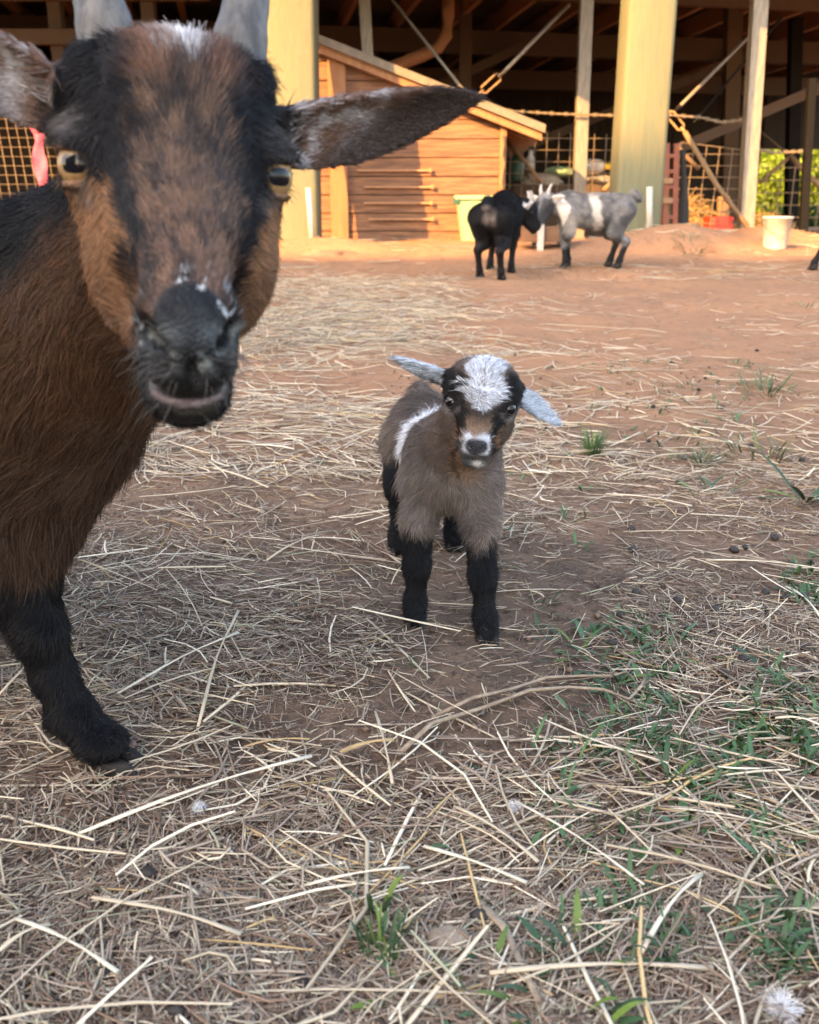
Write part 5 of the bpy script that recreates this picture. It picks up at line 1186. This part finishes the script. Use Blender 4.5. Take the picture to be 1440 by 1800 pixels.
# goat droppings
M_DUNG = mat('dropping', (.020, .018, .017), .6, .3, noise=(80, (.04, .033, .028), 3, .2))
bm = bmesh.new(); bmesh.ops.create_icosphere(bm, subdivisions=2, radius=1)
for v in bm.verts: v.co = v.co * (1 + .10 * math.sin(v.co.x * 5 + v.co.y * 7))
mdung = bpy.data.meshes.new('dropping'); bm.to_mesh(mdung); bm.free(); mdung.materials.append(M_DUNG)
DR = [(1118, 1051), (1190, 1064), (1208, 1116), (1345, 1050), (1380, 1058), (1412, 1057), (1362, 952), (1110, 938), (1112, 975), (1310, 968), (1075, 1138), (1305, 1170), (1272, 1195), (1418, 1197), (1420, 1150), (1148, 720), (1102, 697), (1240, 668), (1228, 690), (1000, 720), (1020, 750), (1140, 780), (1320, 790), (1410, 815), (1395, 865), (620, 1490), (528, 1472), (185, 1720), (262, 1545), (905, 628), (1090, 1090), (1255, 1080), (845, 1625), (1290, 975), (1190, 855), (1080, 600), (1180, 640), (1330, 620), (1270, 720), (960, 760), (310, 1790), (530, 1740)]
for i, q in enumerate(DR):
    g_ = G(*q); o = bpy.data.objects.new('dropping', mdung); COL.objects.link(o); s = random.uniform(.0038, .0055); o.scale = (s * random.uniform(1.1, 1.5), s, s * .85); o.rotation_euler = (0, 0, random.uniform(0, 3)); o.location = (g_[0], g_[1], g_[2] + s * .6 + .002)
    tag(o, 'small dark round goat dropping on the ground', 'dropping', 'goat droppings on the ground')
    mdung.polygons.foreach_set('use_smooth', np.ones(len(mdung.polygons), bool))
# grass
M_GRASS = mat('grass_blade', (.07, .14, .035), .5, .35, attr='straw_color', bumpv=(500, .2, .0005))
def blade(V, F, C, p, ang, L, w_, arch, col, g, K=6, fold=.25):
    d = np.array([math.cos(ang), math.sin(ang), 0]); s = np.array([-d[1], d[0], 0]); b = len(V)
    for i in range(K):
        t = i / (K - 1); q = p + d * L * (math.sin(arch * t) / max(arch, .1)) * min(1, arch) + np.array([0, 0, L * math.sin(math.pi / 2 * t * max(0.15, 1.25 - arch * .55)) * max(.12, 1 - arch * .45)]) - np.array([0, 0, L * .35 * t * t * arch * .5])
        hw = w_ * .5 * (math.sin(math.pi * min(1, (.12 + .88 * t))) ** .6 if t > .3 else .55 + 1.5 * t * .9) * (1 - t ** 4)
        for k in (-1, 0, 1): V.append(q + s * hw * k + np.array([0, 0, abs(k) * hw * fold])); C.append(col)
    for i in range(K - 1):
        for k in (0, 1): F.append((b + i * 3 + k, b + i * 3 + k + 1, b + i * 3 + 4 + k, b + i * 3 + 3 + k))
TUFT = [(1043, 802, 130, .055, .0018, .6, 'dense low green grass tuft right of the kid', .012), (1235, 818, 90, .05, .0018, .9, 'dull green grass tuft near the straw at right', .016), (560, 818, 26, .014, .0012, .6, 'tiny bright green grass tuft left of the kid', .010),
        (1418, 880, 12, .12, .010, 1.2, 'broad bladed green weed at the right edge', .01), (1350, 690, 50, .07, .004, .9, 'small green grass tuft at the far right', .05), (1335, 800, 36, .06, .004, .8, 'sparse green grass right of the dull tuft', .05),
        (1250, 870, 12, .05, .005, 1.2, 'flat green weed between straws at right', .04), (1050, 1160, 60, .04, .006, 1.4, 'spreading green weed right of the kid front hooves', .05), (1375, 1200, 12, .06, .007, 1.3, 'green broadleaf weed near the right edge droppings', .03),
        (1150, 1150, 12, .04, .004, 1.2, 'few green blades near the twisted twig', .03), (1215, 1480, 7, .05, .009, 1.4, 'green leafy sprout in the straw at lower right', .01), (1370, 1380, 18, .04, .004, 1.0, 'scattered green blades at the right edge of the litter', .05),
        (675, 1690, 26, .045, .0032, .35, 'upright green grass tuft with cut stems at the bottom', .012), (660, 1615, 3, .055, .010, .5, 'single broad green blade above the cut tuft', .004), (730, 1760, 16, .05, .011, 1.5, 'dark green rosette weed at the bottom edge', .012),
        (880, 1745, 8, .045, .009, 1.0, 'broad green blades beside the long stalk at the bottom', .02), (1165, 1700, 3, .05, .007, .5, 'tall green blade at lower right', .006), (1020, 1690, 8, .06, .008, .9, 'arching green blades between the stalks at lower right', .02),
        (835, 1610, 3, .03, .005, .5, 'small green blade above the brown leaf', .004), (1380, 1530, 10, .035, .006, 1.4, 'dark green leaves near the lower right edge', .02), (1235, 1680, 5, .03, .006, 1.0, 'small green sprout in the lower right corner', .01),
        (725, 1490, 3, .04, .006, 1.4, 'flat green blade in the straw below the kid', .006), (1160, 1375, 6, .04, .005, .7, 'thin green blades in the litter right of centre', .012), (1430, 1590, 3, .02, .006, .6, 'green leaf tip on the right edge', .004),
        (1010, 1790, 10, .05, .010, 1.0, 'green leaves at the bottom edge right of centre', .03), (880, 1000, 6, .02, .003, 1.2, 'small green leaves beside the kid right leg', .012), (1215, 440, 60, .10, .006, 1.0, 'dusty grey green grass patch in front of the barn', .12), (1420, 540, 10, .05, .004, 1.0, 'faint green grass at the right edge of the clay', .05)]
gg = np.random.default_rng(55)
for (px, py, n, L, w_, arch, lb, spread) in TUFT:
    c = G(px, py); V, F, C = [], [], []
    if py > 1550: L *= .72; w_ *= .7; n = int(n * 1.5)
    for k in range(n):
        a = gg.random() * 6.283; r = spread * math.sqrt(gg.random()); x, y = c[0] + r * math.cos(a), c[1] + r * math.sin(a)
        bl_ = gg.random() < .25; col = np.array([.036, .085, .036]) * gg.uniform(.6, 1.5) if not bl_ else np.array([.10, .16, .03]) * gg.uniform(.7, 1.3)
        if 'dusty' in lb or 'dull' in lb: col = col * .6 + np.array([.06, .05, .03])
        blade(V, F, C, np.array([x, y, float(gz(x, y)) - .002]), a + gg.normal() * .6, L * gg.uniform(.65, 1.35), w_ * gg.uniform(.55, 1.05), arch * gg.uniform(.6, 1.3), col, gg)
    V = np.array(V); me = pymesh('grass_tuft', V - c, F, {'straw_color': np.clip(np.array(C), 0, 1)}); o = link('grass_tuft', me, M_GRASS); o.location = Vector([float(q) for q in c])
    tag(o, lb, 'grass', 'green tufts in the yard')
# sprigs of weed among the straw on the right
V, F, C = [], [], []
for k in range(1700):
    px = 1440 - abs(gg.normal()) * 230; py = gg.uniform(640, 1790)
    if px < 700 or vnoise(np.array([[px / 130, py / 90, 0]]), 1., 21)[0] < .52: continue
    c = G(px, py); L = gg.uniform(.012, .036)
    for j in range(gg.integers(2, 6)): blade(V, F, C, c + np.array([gg.normal() * .004, gg.normal() * .004, -.001]), gg.random() * 6.28, L * gg.uniform(.6, 1.2), gg.uniform(.0015, .005), gg.uniform(.5, 1.4), np.array([.042, .095, .035]) * gg.uniform(.6, 1.5), gg, K=4)
me = pymesh('weed_sprigs', np.array(V), F, {'straw_color': np.clip(np.array(C), 0, 1)}); tag(link('weed_sprigs', me, M_GRASS), 'sparse green sprigs of weed among the straw at right', 'weeds', kind='stuff')
# twisted twigs, leaves, a stone, fluff
M_TWIG = mat('twig_bark', (.19, .14, .10), .8, .2, noise=(80, (.36, .29, .21), 4, .2), bumpv=(220, .6, .001))
def twig(pix, r, label):
    pts = [G(*q) + np.array([0, 0, .006 + .004 * (i % 2)]) for i, q in enumerate(pix)]; mb = MB(); mb.tube(pts, [r * (1 - .5 * i / len(pts)) for i in range(len(pts))], 7, flat=.7); thing1('twig', mb, M_TWIG, label, 'twig', pts[0], smooth=True)
twig([(760, 1275), (830, 1248), (900, 1225), (960, 1212), (1020, 1202), (1075, 1205), (1098, 1195), (1108, 1180)], .0024, 'curved brown twig lying right of centre, upper of two')
twig([(700, 1340), (760, 1290), (850, 1255), (930, 1232), (1000, 1222), (1060, 1232), (1105, 1242), (1125, 1225), (1140, 1195)], .0027, 'curved brown twig with forked end, lower of two')
twig([(840, 1600), (885, 1655), (920, 1720), (945, 1790)], .0034, 'thin brown stem at the bottom edge of the picture')
M_LEAFB = mat('dead_leaf', (.26, .15, .09), .75, .2, noise=(60, (.36, .23, .14), 4, .2), bumpv=(160, .5, .001))
def stone(px, py, rad, m, label, name, cat, seed):
    c = G(px, py); lump(name, c + np.array([0, 0, rad[2] * .4]), rad, m, label, cat, seed, amp=.25, sub=3)
stone(793, 1668, (.012, .010, .007), M_TWIG, 'curled dry brown leaf at the bottom of the litter', 'dead_leaf', 'leaf', 91)
stone(415, 1655, (.006, .005, .005), M_STONE, 'tiny reddish stone in the litter', 'pebble', 'stone', 92)
stone(212, 1318, (.014, .008, .005), mat('red_leaf', (.17, .09, .075), .8, .2, noise=(70, (.24, .14, .11), 4, .2)), 'reddish dead leaf under the hoof of the brown goat', 'dead_leaf', 'leaf', 93)
M_FLUFF = mat('fluff', (.80, .80, .80), .9, .1, noise=(90, (.65, .65, .66), 3, .2))
for px, py, s, lb in ((350, 1432, .0065, 'small white tuft of fluff left of centre'), (1370, 1788, .013, 'white tuft of fluff in the lower right corner'), (905, 1428, .0065, 'small white tuft of fluff between the stalks')):
    c = G(px, py); mb = MB(); g = np.random.default_rng(px)
    for k in range(420):
        d = unit(g.normal(size=3) * [1, 1, .6] + [0, 0, .3]); L = s * g.uniform(.4, 1.1); b = unit(g.normal(size=3)); mb.tube([c + [0, 0, .004], c + [0, 0, .004] + d * L * .5 + b * L * .12, c + [0, 0, .004] + d * L], [.0002, .00018, .0001], 3, False)
    thing1('fluff', mb, M_FLUFF, lb, 'fluff', c)
